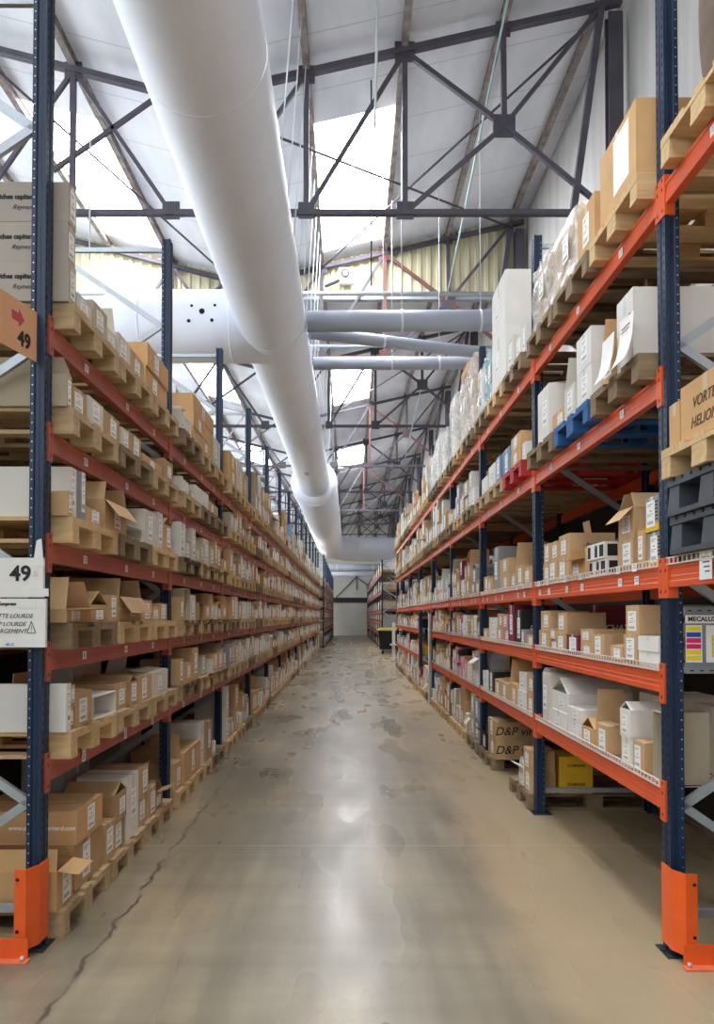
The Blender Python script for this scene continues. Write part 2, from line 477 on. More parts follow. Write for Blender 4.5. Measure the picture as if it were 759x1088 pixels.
# trusses
def truss(y, idx):
    t = thing('roof_truss', '', 'truss', (0, y, 0), group='roof trusses')
    body = 'truss'
    red = 'trussr' if idx % 2 == 1 else 'truss'
    def P(name, p, q, w, h, mt):
        one(name, mt, t, 'bar', (p[0], 0, p[1]), (q[0], 0, q[1]), w, h, 0, (0, 1, 0))
    tp = lambda x: (x, roofh(x))
    LC = 7.85
    P('top_chord', (-2.425, 9.6), (XW1 - .1, roofh(XW1 - .1)), .09, .11, body)
    P('top_chord', (-2.425, 9.6), (XW0, roofh(XW0)), .09, .11, body)
    P('lower_chord', (XW0, LC), (3.9, LC), .08, .09, 'trussr' if idx == 1 else body)
    for x in (-.65, .85, -4.2):
        P('upright', (x, LC), tp(x), .08, .08, red if x == .85 else body)
    G = (2.36, 9.19)
    P('upright', G, tp(2.35), .08, .08, body)
    for p, q in ((tp(.85), (-.65, LC)), ((.85, LC), G), (G, tp(3.85)), (tp(-.65), (-2.15, LC)), (tp(-4.2), (-2.7, LC)), ((-4.5, 8.5), tp(-2.85)), (tp(-4.2), (-5.7, LC)), (tp(-7.2), (-5.7, LC)), (tp(-7.2), (-8.7, LC))):
        P('diagonal', p, q, .06, .06, body)
    P('diagonal', tp(.85), G, .07, .07, red)
    P('diagonal', G, (3.85, 7.95), .07, .07, red)
    P('diagonal', (3.85, roofh(3.85)), (3.4, LC), .1, .1, body)
    for (gx, gz, s) in ((G[0], G[1], .17), (.85, roofh(.85), .15), (.85, LC + .04, .13), (-.65, LC + .04, .12), (-.65, roofh(-.65), .13), (-4.2, roofh(-4.2), .13), (-2.7, LC + .04, .13), (2.35, roofh(2.35), .11)):
        one('gusset_plate', 'trussr' if idx == 1 and gx == .85 else body, t, 'box', gx - s, gx + s, -.02, .02, gz - s, gz + s)
    return t
tl = {-2: 'dark steel roof truss above the camera end of the hall', -1: 'dark steel roof truss over the orange corner guards', 0: 'dark grey steel roof truss with lower chord crossing behind the white duct',
      1: 'red-brown primed roof truss standing before the cream cladding', 2: 'dark roof truss just beyond the cream cladding', 3: 'red-brown roof truss second beyond the cream cladding'}
far_n = ['third', 'fourth', 'fifth', 'sixth', 'seventh', 'eighth', 'ninth']
fi = 0
for y in TRUSS:
    k = round((y - 11.3) / 6.4)
    t = truss(y, k)
    if k in tl: t['label'] = tl[k]
    else:
        t['label'] = 'small dim roof truss, %s beyond the cream cladding' % far_n[fi]; fi += 1
# columns along the right wall, one under each truss
for n, y in enumerate(TRUSS):
    k = round((y - 11.3) / 6.4)
    m = MB()
    m.prism([(3.93, y - .09), (4.15, y - .09), (4.15, y - .07), (4.05, y - .07), (4.05, y + .07), (4.15, y + .07), (4.15, y + .09), (3.93, y + .09), (3.93, y + .07), (4.03, y + .07), (4.03, y - .07), (3.93, y - .07)], 0.012, 10.9, 'xy')
    c = thing('steel_column', 'dark steel wall column under the %s' % (tl[k].split(' roof truss')[0] + ' truss' + tl[k].split('roof truss')[1] if k in tl else 'roof truss standing number %s past the cladding' % far_n[k - 4]), 'column', (0, 0, 0), group='wall columns')
    m.build('shaft', 'truss', c)
    one('base_plate', 'truss', c, 'box', 3.88, 4.2, y - .16, y + .16, 0, .012)
# wind bracing in the roof plane
for p, q, lb in (((3.85, 11.4), (-.65, 17.6), 'thin steel brace rod rising across the skylight to the wall column'),
                 ((-2.15, 11.4), (3.85, 17.6), 'thin steel brace rod falling across the skylight from the duct'),
                 ((-5.7, 11.4), (-2.7, 17.6), 'thin steel brace rod crossing the skylight beside the near blue post'),
                 ((3.85, 24.2), (-.65, 30.4), 'thin brace rod over the stretch-wrapped loads beyond the cladding')):
    dz = .04 if 'falling' not in lb else .13
    m = MB(); m.cyl((p[0], p[1], roofh(p[0]) - dz), (q[0], q[1], roofh(q[0]) - dz), .022, 6)
    tag(m.build('brace_rod', 'truss'), lb, 'brace rod', 'roof brace rods')

# cream corrugated cladding hung on the second truss
m = MB()
x = -10.9; prof = []
while x < 4.1:
    prof += [(x, 0), (x + .10, 0), (x + .13, .05), (x + .20, .05), (x + .23, 0)]
    x += .23
yc = 17.86
for (a, b) in zip(prof[:-1], prof[1:]):
    m.quad([(a[0], yc - a[1], 9.44), (b[0], yc - b[1], 9.44), (b[0], yc - b[1], roofh(b[0]) + .2), (a[0], yc - a[1], roofh(a[0]) + .2)])
m.box(-10.9, 4.1, yc + .02, yc + .03, 9.44, 9.6)
struct('wall_middle', m, 'clad', 'cream corrugated cladding hanging under the roof across the hall')
m = MB(); m.prism([(yc - .14, 9.26), (yc + .02, 9.26), (yc + .02, 9.44), (yc - .06, 9.44)], -10.9, 3.9, 'yz')
struct('trim_%d' % ntrim, m, 'galv', 'grey-blue flashing rail along the bottom of the cream cladding'); ntrim += 1
t = thing('wall_unit', 'small white box with a black round dial on the cream cladding', 'wall unit', (-.07, yc - .1, 9.62))
one('casing', 'white', t, 'box', -.17, .17, -.12, 0, 0, .36)
one('dial', 'ink', t, 'cyl', (-.02, -.12, .22), (-.02, -.14, .22), .1, 16)
one('dial_face', 'label', t, 'cyl', (-.02, -.14, .22), (-.02, -.145, .22), .06, 16)
one('cable', 'dark', t, 'bar', (-.15, -.13, .05), (-.5, -.05, -.06), .05, .05)

# ------------------------------------------------------------------ ducts and pipes
DX, DZ = -1.357, 6.94
duct = thing('air_duct', 'huge white round air duct running the length of the aisle overhead', 'duct', (DX, 0, DZ))
one('main_pipe', 'duct', duct, 'tube', [(0, -7, 0), (0, 2, 0), (0, 10, 0), (0, 20, 0), (0, 29.3, 0)], .60, 40)
path = [(0, 29.0, -.02), (0, 29.05, -.02), (0, 40, -.04), (0, 53, -.08)]
for i in range(1, 9):
    a = PI / 2 * i / 8
    path.append((2.2 * (1 - math.cos(a)), 53 + 3.2 * math.sin(a), -.1 - .1 * i / 8))
path += [(3.5, 56.2, -.2), (5.55, 56.2, -.2)]
one('end_pipe', 'duct', duct, 'tube', path, [.62, .88, .90] + [.90] * (len(path) - 3), 40)
for y in (6.86, 13.0, 19.2, 25.4):
    one('seam_ring', 'seam', duct, 'tube', [(0, y - .012, 0), (0, y + .012, 0)], .606, 40)
for y in (29.1, 37, 46):
    one('seam_ring', 'seam', duct, 'tube', [(0, y - .02, -.03), (0, y + .02, -.03)], .908, 40)
bp = [(.0, 13.45, 0), (-1.2, 13.45, 0), (-2.3, 13.45, 0)]
for i in range(1, 7):
    a = PI / 2 * i / 6
    bp.append((-2.3 - .95 * math.sin(a), 13.45 + .95 * (1 - math.cos(a)), 0))
bp += [(-3.25, 17.2, 0)]
br = one('branch_pipe', 'duct', duct, 'tube', bp, .63, 40)
for x in (-.72, -2.3):
    one('seam_ring', 'seam', br, 'tube', [(x - .012, 13.45, 0), (x + .012, 13.45, 0)], .637, 40)
for (x, z, r) in ((-1.75, .12, .03), (-1.35, .13, .025), (-1.17, .03, .05), (-.95, .14, .025), (-1.4, -.13, .03), (-1.0, -.12, .03), (-1.8, -.14, .025)):
    yy = 13.45 - math.sqrt(.63 ** 2 - z * z)
    one('nozzle', 'hole', br, 'cyl', (x, yy - .006, z), (x, yy + .03, z), r, 10)
for i in range(20):
    y = 8.3 + i * .98
    for sx in ((1, -1) if i % 2 == 0 else (1,)):
        px = -.65 if sx > 0 else -2.7
        one('hanger_wire', 'cable', duct, 'cyl', (sx * .6, y, 0.02), (px - DX, y + .9, roofh(px) - DZ + .03), .009, 5)
# grey mark on the underside of the duct near the camera
one('patch', 'pipe', duct, 'box', -.08, .06, 24.0, 24.5, -.606, -.598)

def pipe(label, p, q, r, mt='pipe', rings=(), name='pipe', n=18):
    p, q = Vector(p), Vector(q)
    t = thing(name, label, 'pipe', p)
    one('tube', mt, t, 'cyl', (0, 0, 0), q - p, r, n)
    for s in rings:
        c = (q - p) * s; d = (q - p).normalized() * .02
        one('clip', 'seam', t, 'cyl', c - d, c + d, r + .006, n)
        one('hanger_wire', 'cable', t, 'cyl', (c.x, c.y, r), (c.x, c.y, roofh(p.x + c.x) - p.z), .007, 5)
    return t
pipe('straight grey pipe, thickest and highest of the three behind the duct', (DX + .62, 13.2, 6.94), (3.9, 13.2, 6.97), .185, rings=(.36, .66))
pipe('grey pipe sloping slightly down away from the duct, middle of three', (DX + .64, 13.75, 6.95), (2.7, 14.85, 6.96), .115, rings=(.4,))
pipe('straight grey pipe, lowest of the three behind the duct', (DX + .62, 15.4, 6.94), (3.9, 15.4, 6.95), .135, rings=(.35, .56))
pipe('thin pale conduit just under the cream cladding', (XW0, 16.6, 8.93), (3.9, 16.6, 8.90), .05, 'galv')
pipe('thin pale conduit low between two grey pipes', (DX, 17.2, 7.96), (3.9, 17.2, 7.92), .035, 'galv')
pipe('blue-grey vent pipe under the duct elbow at the far end', (-3.2, 62, 5.75), (4.2, 62, 5.75), .30, 'pipe', rings=(.3, .7))
pipe('whitish vent pipe lowest across the far end of the aisle', (-2.4, 66, 5.42), (4.2, 66, 5.42), .2, 'duct', rings=(.3, .7))
t = thing('pipe_bracket', 'dark upturned V of thin pipes on the far end wall', 'pipe', (.69, 68.94, 5.35))
for (dx, dz) in ((-1.9, -1.88), (1.2, -.9), (0, -1.2)):
    one('arm', 'dark', t, 'cyl', (0, 0, 0), (dx, 0, dz), .04, 6)
def line(name, label, p, q, r, mt):
    m = MB(); m.cyl((0, 0, 0), Vector(q) - Vector(p), r, 6)
    o = m.build(name, mt, None, p)
    return tag(o, label, 'cable', 'hanging cables')
line('hanging_cable', 'dark lamp cable hanging straight in front of the aisle skylight', (.36, 12.0, 10.4), (.36, 12.0, 7.05), .013, 'dark')
line('hanging_cable', 'pale conduit hanging above the dark lamp cable', (.40, 10.4, 10.4), (.38, 10.9, 8.9), .022, 'cable')
line('hanging_strap', 'pale teal strap hanging slanted between truss and cladding', (2.22, 9.2, 10.6), (2.22, 17.0, 8.95), .018, 'strap')
line('hanging_cable', 'pale thin cable hanging beside the dark truss gusset beyond the cladding', (2.3, 24.0, 9.0), (1.75, 24.0, 6.6), .02, 'cable')
line('hanging_cable', 'thin pale cable by the near blue post under the roof', (-3.9, 11.2, 9.0), (-3.9, 11.2, 7.1), .012, 'cable')

# small lamps in the far part of the hall, above the rack
for i, (x, y, z) in enumerate(((-3.3, 44.5, 6.0), (-3.3, 50.0, 6.0), (-3.3, 57.0, 6.0))):
    t = thing('tube_lamp', 'glowing tube lamp above the far rack, %s from the duct collar' % ('first', 'second', 'third')[i], 'lamp', (x, y, z), group='far tube lamps')
    one('tube', 'tube', t, 'cyl', (-.2, -.75, 0), (-.2, .75, 0), .06, 8)
    one('reflector', 'white', t, 'box', -.32, -.08, -.8, .8, .07, .10)
    one('hanger_wire', 'cable', t, 'cyl', (-.2, 0, .1), (-.2, 0, roofh(x) - z + .02), .01, 5)

# ------------------------------------------------------------------ racks
POST_H = 5.12
NODES_F = [0.75, 1.95, 3.15, 4.35]
NODES_R = [0.15, 1.35, 2.55, 3.75, 4.95]
DEPTH = 1.05
def post_mesh(s, h, detail, front=True):
    """omega profile; depth runs away from the aisle (sign s), local y 0..0.10"""
    m = MB()
    pr = [(0, 0), (.022, 0), (.028, .008), (.048, .008), (.054, 0), (.075, 0), (.075, .025), (.069, .025), (.069, .012), (.02, .012), (.02, .088), (.069, .088), (.069, .075), (.075, .075), (.075, .1), (0, .1), (0, .066), (.012, .060), (.012, .040), (0, .034)]
    if s < 0: pr = [(-a, b) for a, b in reversed(pr)]
    m.prism(pr, 0.006, h, 'xy')
    if detail:
        z = .06
        while z < h - .04:
            for y in (.017, .083):
                d = -.0008 * s
                m.quad([(d, y - .006, z), (d, y + .006, z), (d, y + .005, z + .024), (d, y - .005, z + .024)], 1)
            z += .05
        z = .1
        while z < h - .05:
            d = .063 * s; r = .0045
            m.quad([(d + r, -.0008, z), (d, -.0008, z + r), (d - r, -.0008, z), (d, -.0008, z - r)], 2 if detail > 1 else 1)  # pale dots paint the light showing through the side holes
            d = .015 * s; r = .003
            m.quad([(d + r, -.0008, z), (d, -.0008, z + r), (d - r, -.0008, z), (d, -.0008, z - r)], 1)
            z += .05
    return m

def bracing_mesh(s, h, top):
    m = MB()
    y = .05
    f, r = .085 * s, (DEPTH - .085) * s
    seq = []
    for i, zr in enumerate(NODES_R):
        seq.append((r, zr))
        if i < len(NODES_F): seq.append((f, NODES_F[i]))
    for (a, za), (b, zb) in zip(seq[:-1], seq[1:]):
        m.bar((a, y, za), (b, y, zb), .03, .045, 0, (0, 0, 1))
    for z in (0.2, top):
        m.bar((f, y, z), (r, y, z), .03, .04)
    return m

BEAMP = [(0, 0), (0, -.012), (.006, -.02), (.006, -.05), (.003, -.056), (.003, -.075), (0, -.082), (0, -.11), (.045, -.11), (.045, -.02), (.03, -.02), (.03, 0)]
def beam_mesh(s, L):
    m = MB()
    pr = [(s * a, b) for a, b in BEAMP]
    if s < 0: pr = list(reversed(pr))
    m.prism(pr, 0, L, 'xz')
    return m
def connector_mesh(s, y0, y1):
    m = MB()
    a, b = (-.005, .05) if s > 0 else (-.05, .005)
    m.box(a, b, y0, y1, -.165, .045)
    yf = (y0 + y1) / 2
    for z in (-.14, -.03, .02):
        d = -.0056 * s
        m.quad([(d, yf - .008, z), (d, yf + .008, z), (d, yf + .005, z + .018), (d, yf - .005, z + .018)], 1)
    return m

def make_rack(name, label, s, xf, y0, bays, levels, bmat, skip=(), near=3, rear_bays=99, posth=POST_H, deck_levels=(), deck_bays=99, stickers=True):
    """bays: range of bay numbers; posts stand at both ends of every bay"""
    root = thing(name, label, 'rack', (xf, 0, 0))
    nums = sorted(set(list(bays) + [b + 1 for b in bays]))
    cache = {}
    def shared(key, fn, mats):
        if key not in cache: cache[key] = fn().mesh(key, mats)
        return cache[key]
    def inst(nm, me, parent, loc):
        o = bpy.data.objects.new(nm, me); COL.objects.link(o); o.parent = parent; o.location = loc
        return o
    for n in nums:
        y = y0 + PITCH * n
        det = 2 if n <= 1 else (1 if n <= near else 0)
        p = inst('post', shared('post%d' % det, lambda: post_mesh(s, posth, det), ['post', 'hole', 'bolt_lit_hole']), root, (0, y, 0))
        def foot():
            m = MB(); a, b = sorted((-.03 * s, .13 * s)); m.box(a, b, -.03, .13, 0, .006)
            m.cyl((.0 - .018 * s, .05, .006), (-.018 * s, .05, .02), .01, 6); return m
        inst('foot_plate', shared('foot', foot, ['dark']), p, (0, 0, 0))
        rp = inst('rear_post', shared('rpost', lambda: post_mesh(-s, posth, 0), ['post', 'hole', 'bolt_lit_hole']), root, (s * DEPTH, y, 0))
        inst('bracing', shared('bracing', lambda: bracing_mesh(s, posth, posth - .08), ['galv']), root, (0, y, 0))
    L = PITCH - .1
    for b in bays:
        y = y0 + PITCH * b + .1
        for lv, z in enumerate(levels):
            if lv == 0 or (b, lv) in skip: continue
            bm = inst('beam', shared('beam', lambda: beam_mesh(s, L - .004), [bmat]), root, (0, y + .002, z))
            inst('connector', shared('con', lambda: connector_mesh(s, -.052, .008), [bmat, 'hole']), bm, (0, 0, 0))
            inst('connector', shared('con2', lambda: connector_mesh(s, -.008, .052), [bmat, 'hole']), bm, (0, L - .004, 0))
            if b < rear_bays:
                inst('rear_beam', shared('rbeam', lambda: beam_mesh(-s, L - .004), [bmat]), root, (s * DEPTH, y + .002, z))
            if stickers and b <= near:
                def stick():
                    m = MB(); d = sorted((-.0015 * s, -.0004 * s))
                    m.box(d[0], d[1], -.032, .032, -.024, .024, 0)
                    e = sorted((-.0022 * s, -.0015 * s))
                    for k in range(4): m.box(e[0], e[1], -.018 + .010 * k, -.0155 + .010 * k, -.010, .004, 1)
                    m.box(e[0], e[1], -.018, .016, .010, .014, 1)
                    return m
                me = shared('sticker', stick, ['label', 'inkg'])
                if lv in deck_levels:
                    if lv == 3:
                        for f in ((.06, .17, .36, .50, .78, .88) if b >= 0 else (.80, .55, .3)):
                            inst('sticker', me, bm, (0, L * (1 - f) if b >= 0 else L * f, -.055))
                            if b >= 0: inst('sticker', me, bm, (-.012 * s, L * (1 - f), .02))
                else:
                    for f in (.20, .52, .80):
                        inst('sticker', me, bm, (0, L * f, -.055 if lv != 1 else -.03))
                        if lv == 1 and s < 0: inst('sticker', me, bm, (0, L * f, -.083))
            if lv in deck_levels and b < deck_bays:
                def wd(fine):
                    m = MB()
                    a0, a1 = -.010 * s, (DEPTH) * s
                    st = .05 if fine else .1
                    k = .0
                    while k <= L - .02:
                        m.bar((a0, k, .004), (a1, k, .004), .004, .004)
                        m.bar((a0, k, .004), (a0, k, .040), .006, .006)
                        k += st
                    for d in [i * .13 for i in range(9)]:
                        m.bar((a0 + s * d, 0, .008), (a0 + s * d, L - .02, .008), .004, .004)
                    m.bar((a0, 0, .040), (a0, L - .02, .040), .007, .006)
                    m.bar((a0, 0, .006), (a0, L - .02, .006), .005, .005)
                    return m
                fine = b <= 1
                inst('wire_deck', shared('deck%d' % fine, lambda: wd(fine), ['wire']), root, (0, y + .01, z))
    return root

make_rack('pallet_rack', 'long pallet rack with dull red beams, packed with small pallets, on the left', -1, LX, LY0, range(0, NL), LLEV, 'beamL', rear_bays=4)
make_rack('pallet_rack', 'long pallet rack with bright orange beams and wire shelves, on the right', 1, RX, RY0, range(-1, NR), RLEV, 'beamR',
          skip={(-1, 1), (-1, 2), (-1, 4), (4, 1), (4, 2)}, deck_levels=(1, 2, 3))
YF_L = LY0 + PITCH * NL + 1.6
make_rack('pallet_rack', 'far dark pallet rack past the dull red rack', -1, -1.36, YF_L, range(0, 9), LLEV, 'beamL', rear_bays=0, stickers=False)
YF_R = 38.0
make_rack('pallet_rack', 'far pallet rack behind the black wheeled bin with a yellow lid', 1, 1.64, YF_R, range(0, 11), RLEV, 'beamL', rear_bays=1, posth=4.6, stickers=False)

# ------------------------------------------------------------------ corner guards
def guard(label, s, x, y, far=False):
    t = thing('corner_guard', label, 'guard', (x, y, 0), PI if far else 0, group='orange corner guards')
    if far: s = -s
    m = MB()
    ln = [(.088 * s, -.045), (.03 * s, -.045), (-.010 * s, .03), (-.010 * s, .15)]
    if s > 0: ln = list(reversed(ln))
    m.strip(ln, .006, .045, .45, 'xy')
    m.build('guard_plate', 'guard', t)
    for z in (.14, .40):
        one('bolt_hole', 'hole', t, 'cyl', (.07 * s, -.0525, z), (.07 * s, -.0505, z), .009, 10)
    m = MB(); a, b = sorted((.0 * s, .26 * s)); m.box(a, b, -.11, -.052, 0, .01)
    m.build('floor_plate', 'guardp', t)
    for dx in (.03, .20):
        one('anchor_bolt', 'bolt_lit_hole', t, 'cyl', (dx * s, -.08, .01), (dx * s, -.08, .03), .011, 8)
    m = MB(); a, b = sorted((.012 * s, .95 * s)); 
    m.hexa([(a, -.058, .01), (b, -.058, .01), (b, -.052, .01), (a, -.052, .01), (a, -.058, .11), (b, -.058, .11 if s > 0 else .11), (b, -.052, .11), (a, -.052, .11)])
    m.build('end_rail', 'guard', t)
    return t
guard('orange steel corner guard on the foot of the post under the white 49 signs', -1, LX, LY0 - .06)
guard('orange steel corner guard on the foot of the post beside the grey load notice', 1, RX, RY0 - .06)
guard('small orange corner guard at the far end of the bright orange rack', 1, RX, RY0 + PITCH * NR + .17, True)
guard('small orange corner guard at the far end of the dull red rack', -1, LX, LY0 + PITCH * NL + .17, True)
# white upright protector by the second passage through the orange rack
yb5 = RY0 + PITCH * 4
t = thing('upright_protector', 'tall white corner strip on the post of the far passage in the orange rack', 'protector', (RX - .036, yb5, 0))
m = MB(); m.strip([(.026, .112), (-.03, .112), (-.03, -.06)], .005, .03, 1.78, 'xy'); m.build('strip', 'white', t)

# ------------------------------------------------------------------ pallets
def pallet_parts(W=.8, D=1.2):
    P = {}
    boards = []
    ys = [(-.4, .145), (-.245, .1), (-.05, .1), (.145, .1), (.255, .145)]
    for a, w in ys:
        m = MB(); m.box(-D, 0, a, a + w, .122, .144); boards.append(('deck_board', m))
    cross = []
    for x in (-.145, -.67, -D):
        m = MB(); m.box(x, x + .145, -.4, .4, .100, .1215); cross.append(('cross_board', m))
    blocks = []
    for x in (-.145, -.67, -D):
        for y, w in ((-.4, .1), (-.0725, .145), (.3, .1)):
            m = MB(); m.box(x + .002, x + .143, y, y + w, .0225, .0995); blocks.append(('block', m))
    run = []
    for y, w in ((-.4, .1), (-.0725, .145), (.3, .1)):
        m = MB(); m.box(-D, 0, y, y + w, 0, .022); run.append(('runner', m))
    return boards, cross, blocks, run
def merge(ms):
    r = MB()
    for _, m in ms:
        o = len(r.v); r.v += m.v
        r.f += [tuple(i + o for i in f) for f in m.f]; r.m += m.m; r.sm += m.sm
    return r
PB = pallet_parts()
PCACHE = {}
def pm(key, fn, mt):
    k = (key, mt)
    if k not in PCACHE: PCACHE[k] = fn().mesh('pallet_' + key, [mt])
    return PCACHE[k]
def pallet(loc, rz, detail, mt, label, group, name='wooden_pallet'):
    if detail == 0:
        o = bpy.data.objects.new(name, pm('all', lambda: merge(PB[0] + PB[1] + PB[2] + PB[3]), mt))
        COL.objects.link(o); o.location = loc; o.rotation_euler = (0, 0, rz)
        return tag(o, label, 'pallet', group)
    t = thing(name, label, 'pallet', loc, rz, group)
    def add(nm, key, fn):
        o = bpy.data.objects.new(nm, pm(key, fn, mt)); COL.objects.link(o); o.parent = t
    if detail == 1:
        add('deck', 'deck', lambda: merge(PB[0] + PB[1]))
        for i in range(3):
            add('bearer', 'bearer%d' % i, lambda: merge([PB[2][i], PB[2][3 + i], PB[2][6 + i], PB[3][i]]))
    else:
        for gi, gname in enumerate(('board', 'cross', 'block', 'run')):
            for i, (nm, mb) in enumerate(PB[gi]):
                add(nm, '%s%d' % (gname, i), lambda: mb)
    return t

# ------------------------------------------------------------------ cartons
KIND = {  # material, name, colour word
    'b': ('brown', 'cardboard_box', 'brown'), 'b2': ('brown2', 'cardboard_box', 'dull brown'), 'b3': ('brown3', 'cardboard_box', 'tan'), 'b4': ('brown4', 'cardboard_box', 'greyish brown'),
    'w': ('white', 'white_carton', 'white'), 'w2': ('white2', 'white_carton', 'off-white'), 'g': ('grey', 'colored_carton', 'grey'), 'y': ('yellow', 'colored_carton', 'yellow'),
    'm': ('burg', 'colored_carton', 'burgundy'), 'p': ('pink', 'colored_carton', 'pink'), 'k': ('black', 'colored_carton', 'black'), 'u': ('blue', 'colored_carton', 'blue-grey'),
    'o': ('orangec', 'colored_carton', 'orange'), 'cap': ('cap', 'cardboard_box', 'pale grey'), 'bw': ('white', 'white_carton', 'white and black'), 'yb': ('grey', 'colored_carton', 'grey and yellow')}
T = .005
def shell(m, w, d, h):
    """open-topped box with inner faces"""
    m.box(-d, 0, -w / 2, w / 2, 0, T * 1.5)
    m.box(-d, 0, -w / 2, -w / 2 + T, T, h)
    m.box(-d, 0, w / 2 - T, w / 2, T, h)
    m.box(-d, -d + T, -w / 2 + T, w / 2 - T, T, h)
    m.box(-T, 0, -w / 2 + T, w / 2 - T, T, h)
def flap(m, edge, w, d, h, ang, L, taper=0.0):
    """edge: 'f' front, 'b' back, 'n' -y, 'p' +y; ang: 0 lies flat outwards, 90 upright, 180 closed"""
    a = math.radians(ang); c, s_ = math.cos(a), math.sin(a)
    out = {'f': Vector((1, 0, 0)), 'b': Vector((-1, 0, 0)), 'n': Vector((0, -1, 0)), 'p': Vector((0, 1, 0))}[edge]
    if edge in 'fb':
        x = 0 if edge == 'f' else -d
        p0, p1 = Vector((x, -w / 2 + .003, h)), Vector((x, w / 2 - .003, h))
    else:
        y = -w / 2 if edge == 'n' else w / 2
        p0, p1 = Vector((-d + .003, y, h)), Vector((-.003, y, h))
    v = out * (c * L) + Vector((0, 0, s_ * L))
    nrm = (out * (-s_) + Vector((0, 0, c))) * (T * .8)
    t = (p1 - p0) * taper
    up = Vector((0, 0, .001))
    q = [p0 + up, p1 + up, p1 - t + v + up, p0 + t + v + up]
    m.hexa([a_ for a_ in q] + [a_ + nrm for a_ in q])
def label_mesh(lw, lh):
    m = MB()
    m.box(.0006, .0016, -lw / 2, lw / 2, -lh / 2, lh / 2, 0)
    for (a, b, z0, z1) in ((-.36, .26, .36, .385), (-.36, .06, .29, .31), (-.1, .14, .10, .14), (-.36, .34, -.02, .0), (-.36, .1, -.09, -.07)):
        m.box(.0016, .0020, a * lw, b * lw, z0 * lh, z1 * lh, 1)
    k = -.36
    while k < .34:
        m.box(.0016, .0020, k * lw, (k + .03) * lw, -.40 * lh, -.27 * lh, 1); k += .07
    return m
def flap_list(sp):
    w, d, h, op = sp['w'], sp['d'], sp['h'], sp['open']
    r = random.Random(sp['seed'])
    sd, fb = min(w, d) * .48, min(w, d) * .48
    mx = sp.get('clear', 9) - h * sp['stack'] - .012
    if op == 1:
        if mx > .05: sd, fb = min(sd, mx), min(fb, mx)
        else: mx = -1
        return [('f', r.uniform(-55, 30), fb, .02), ('b', r.uniform(95, 115) if mx > 0 else 172, fb, .02), ('n', r.uniform(95, 125), sd, .02) if mx > 0 else ('n', 172, sd, .02), ('p', r.uniform(100, 140), sd, .02) if mx > 0 else ('p', 172, sd, .02)]
    if op == 2:
        L = min(max(w, .12), max(.04, mx - .01), .24)
        if mx < .05: return [('f', -50, fb, .0), ('b', 176, fb, 0)]
        return [('b' if r.random() < .5 else ('p' if sp['side'] < 0 else 'n'), r.uniform(90, 102), L, .05), ('f', 174, fb, .0)]
    if op == 3:
        L = w * .56
        rise = min(max(.0, mx - .01), w * .26)
        a = 180 - math.degrees(math.asin(min(.9, rise / L))) if rise > .015 else 178
        return [('n', a, L, .0), ('p', a, L, 0)]
    return []
def carton_body(m, sp):
    w, d, h, op = sp['w'], sp['d'], sp['h'], sp['open']
    if op in (0,):
        m.box(-d, 0, -w / 2, w / 2, 0, h)
        m.box(-d + .003, -.003, -.0015, .0015, h, h + .0006)
    elif op == 4:       # lying on its side, open towards the aisle
        m.box(-d, 0, -w / 2, w / 2, 0, T); m.box(-d, 0, -w / 2, w / 2, h - T, h)
        m.box(-d, 0, -w / 2, -w / 2 + T, T, h - T); m.box(-d, 0, w / 2 - T, w / 2, T, h - T)
        m.box(-d, -d + T, -w / 2 + T, w / 2 - T, T, h - T)
    else:
        shell(m, w, d, h)
def far_mesh(m, sp, off=None, mi=0, li=1):
    """whole carton as one mesh: body, flaps and label"""
    b = MB()
    carton_body(b, sp)
    for e, a, L, tp in flap_list(sp): flap(b, e, sp['w'], sp['d'], sp['h'], a, L, tp)
    b.m = [mi] * len(b.f)
    if sp['label'] and sp['open'] != 4:
        lw, lh = lab_size(sp); z = sp['h'] * .5
        b.box(.0006, .003, -lw / 2, lw / 2, z - lh / 2, z + lh / 2, li)
    R = Matrix.Translation(off[0]) @ Matrix.Rotation(off[1], 4, 'Z') if off else None
    o = len(m.v)
    m.v += [tuple(R @ Vector(v)) if R else v for v in b.v]
    m.f += [tuple(i + o for i in f) for f in b.f]; m.m += b.m; m.sm += b.sm
def lab_size(sp):
    w, h = sp['w'], sp['h']
    r = random.Random(sp['seed'] + 5)
    return min(.125, w * r.uniform(.5, .68)), min(.20, h * r.uniform(.55, .8))
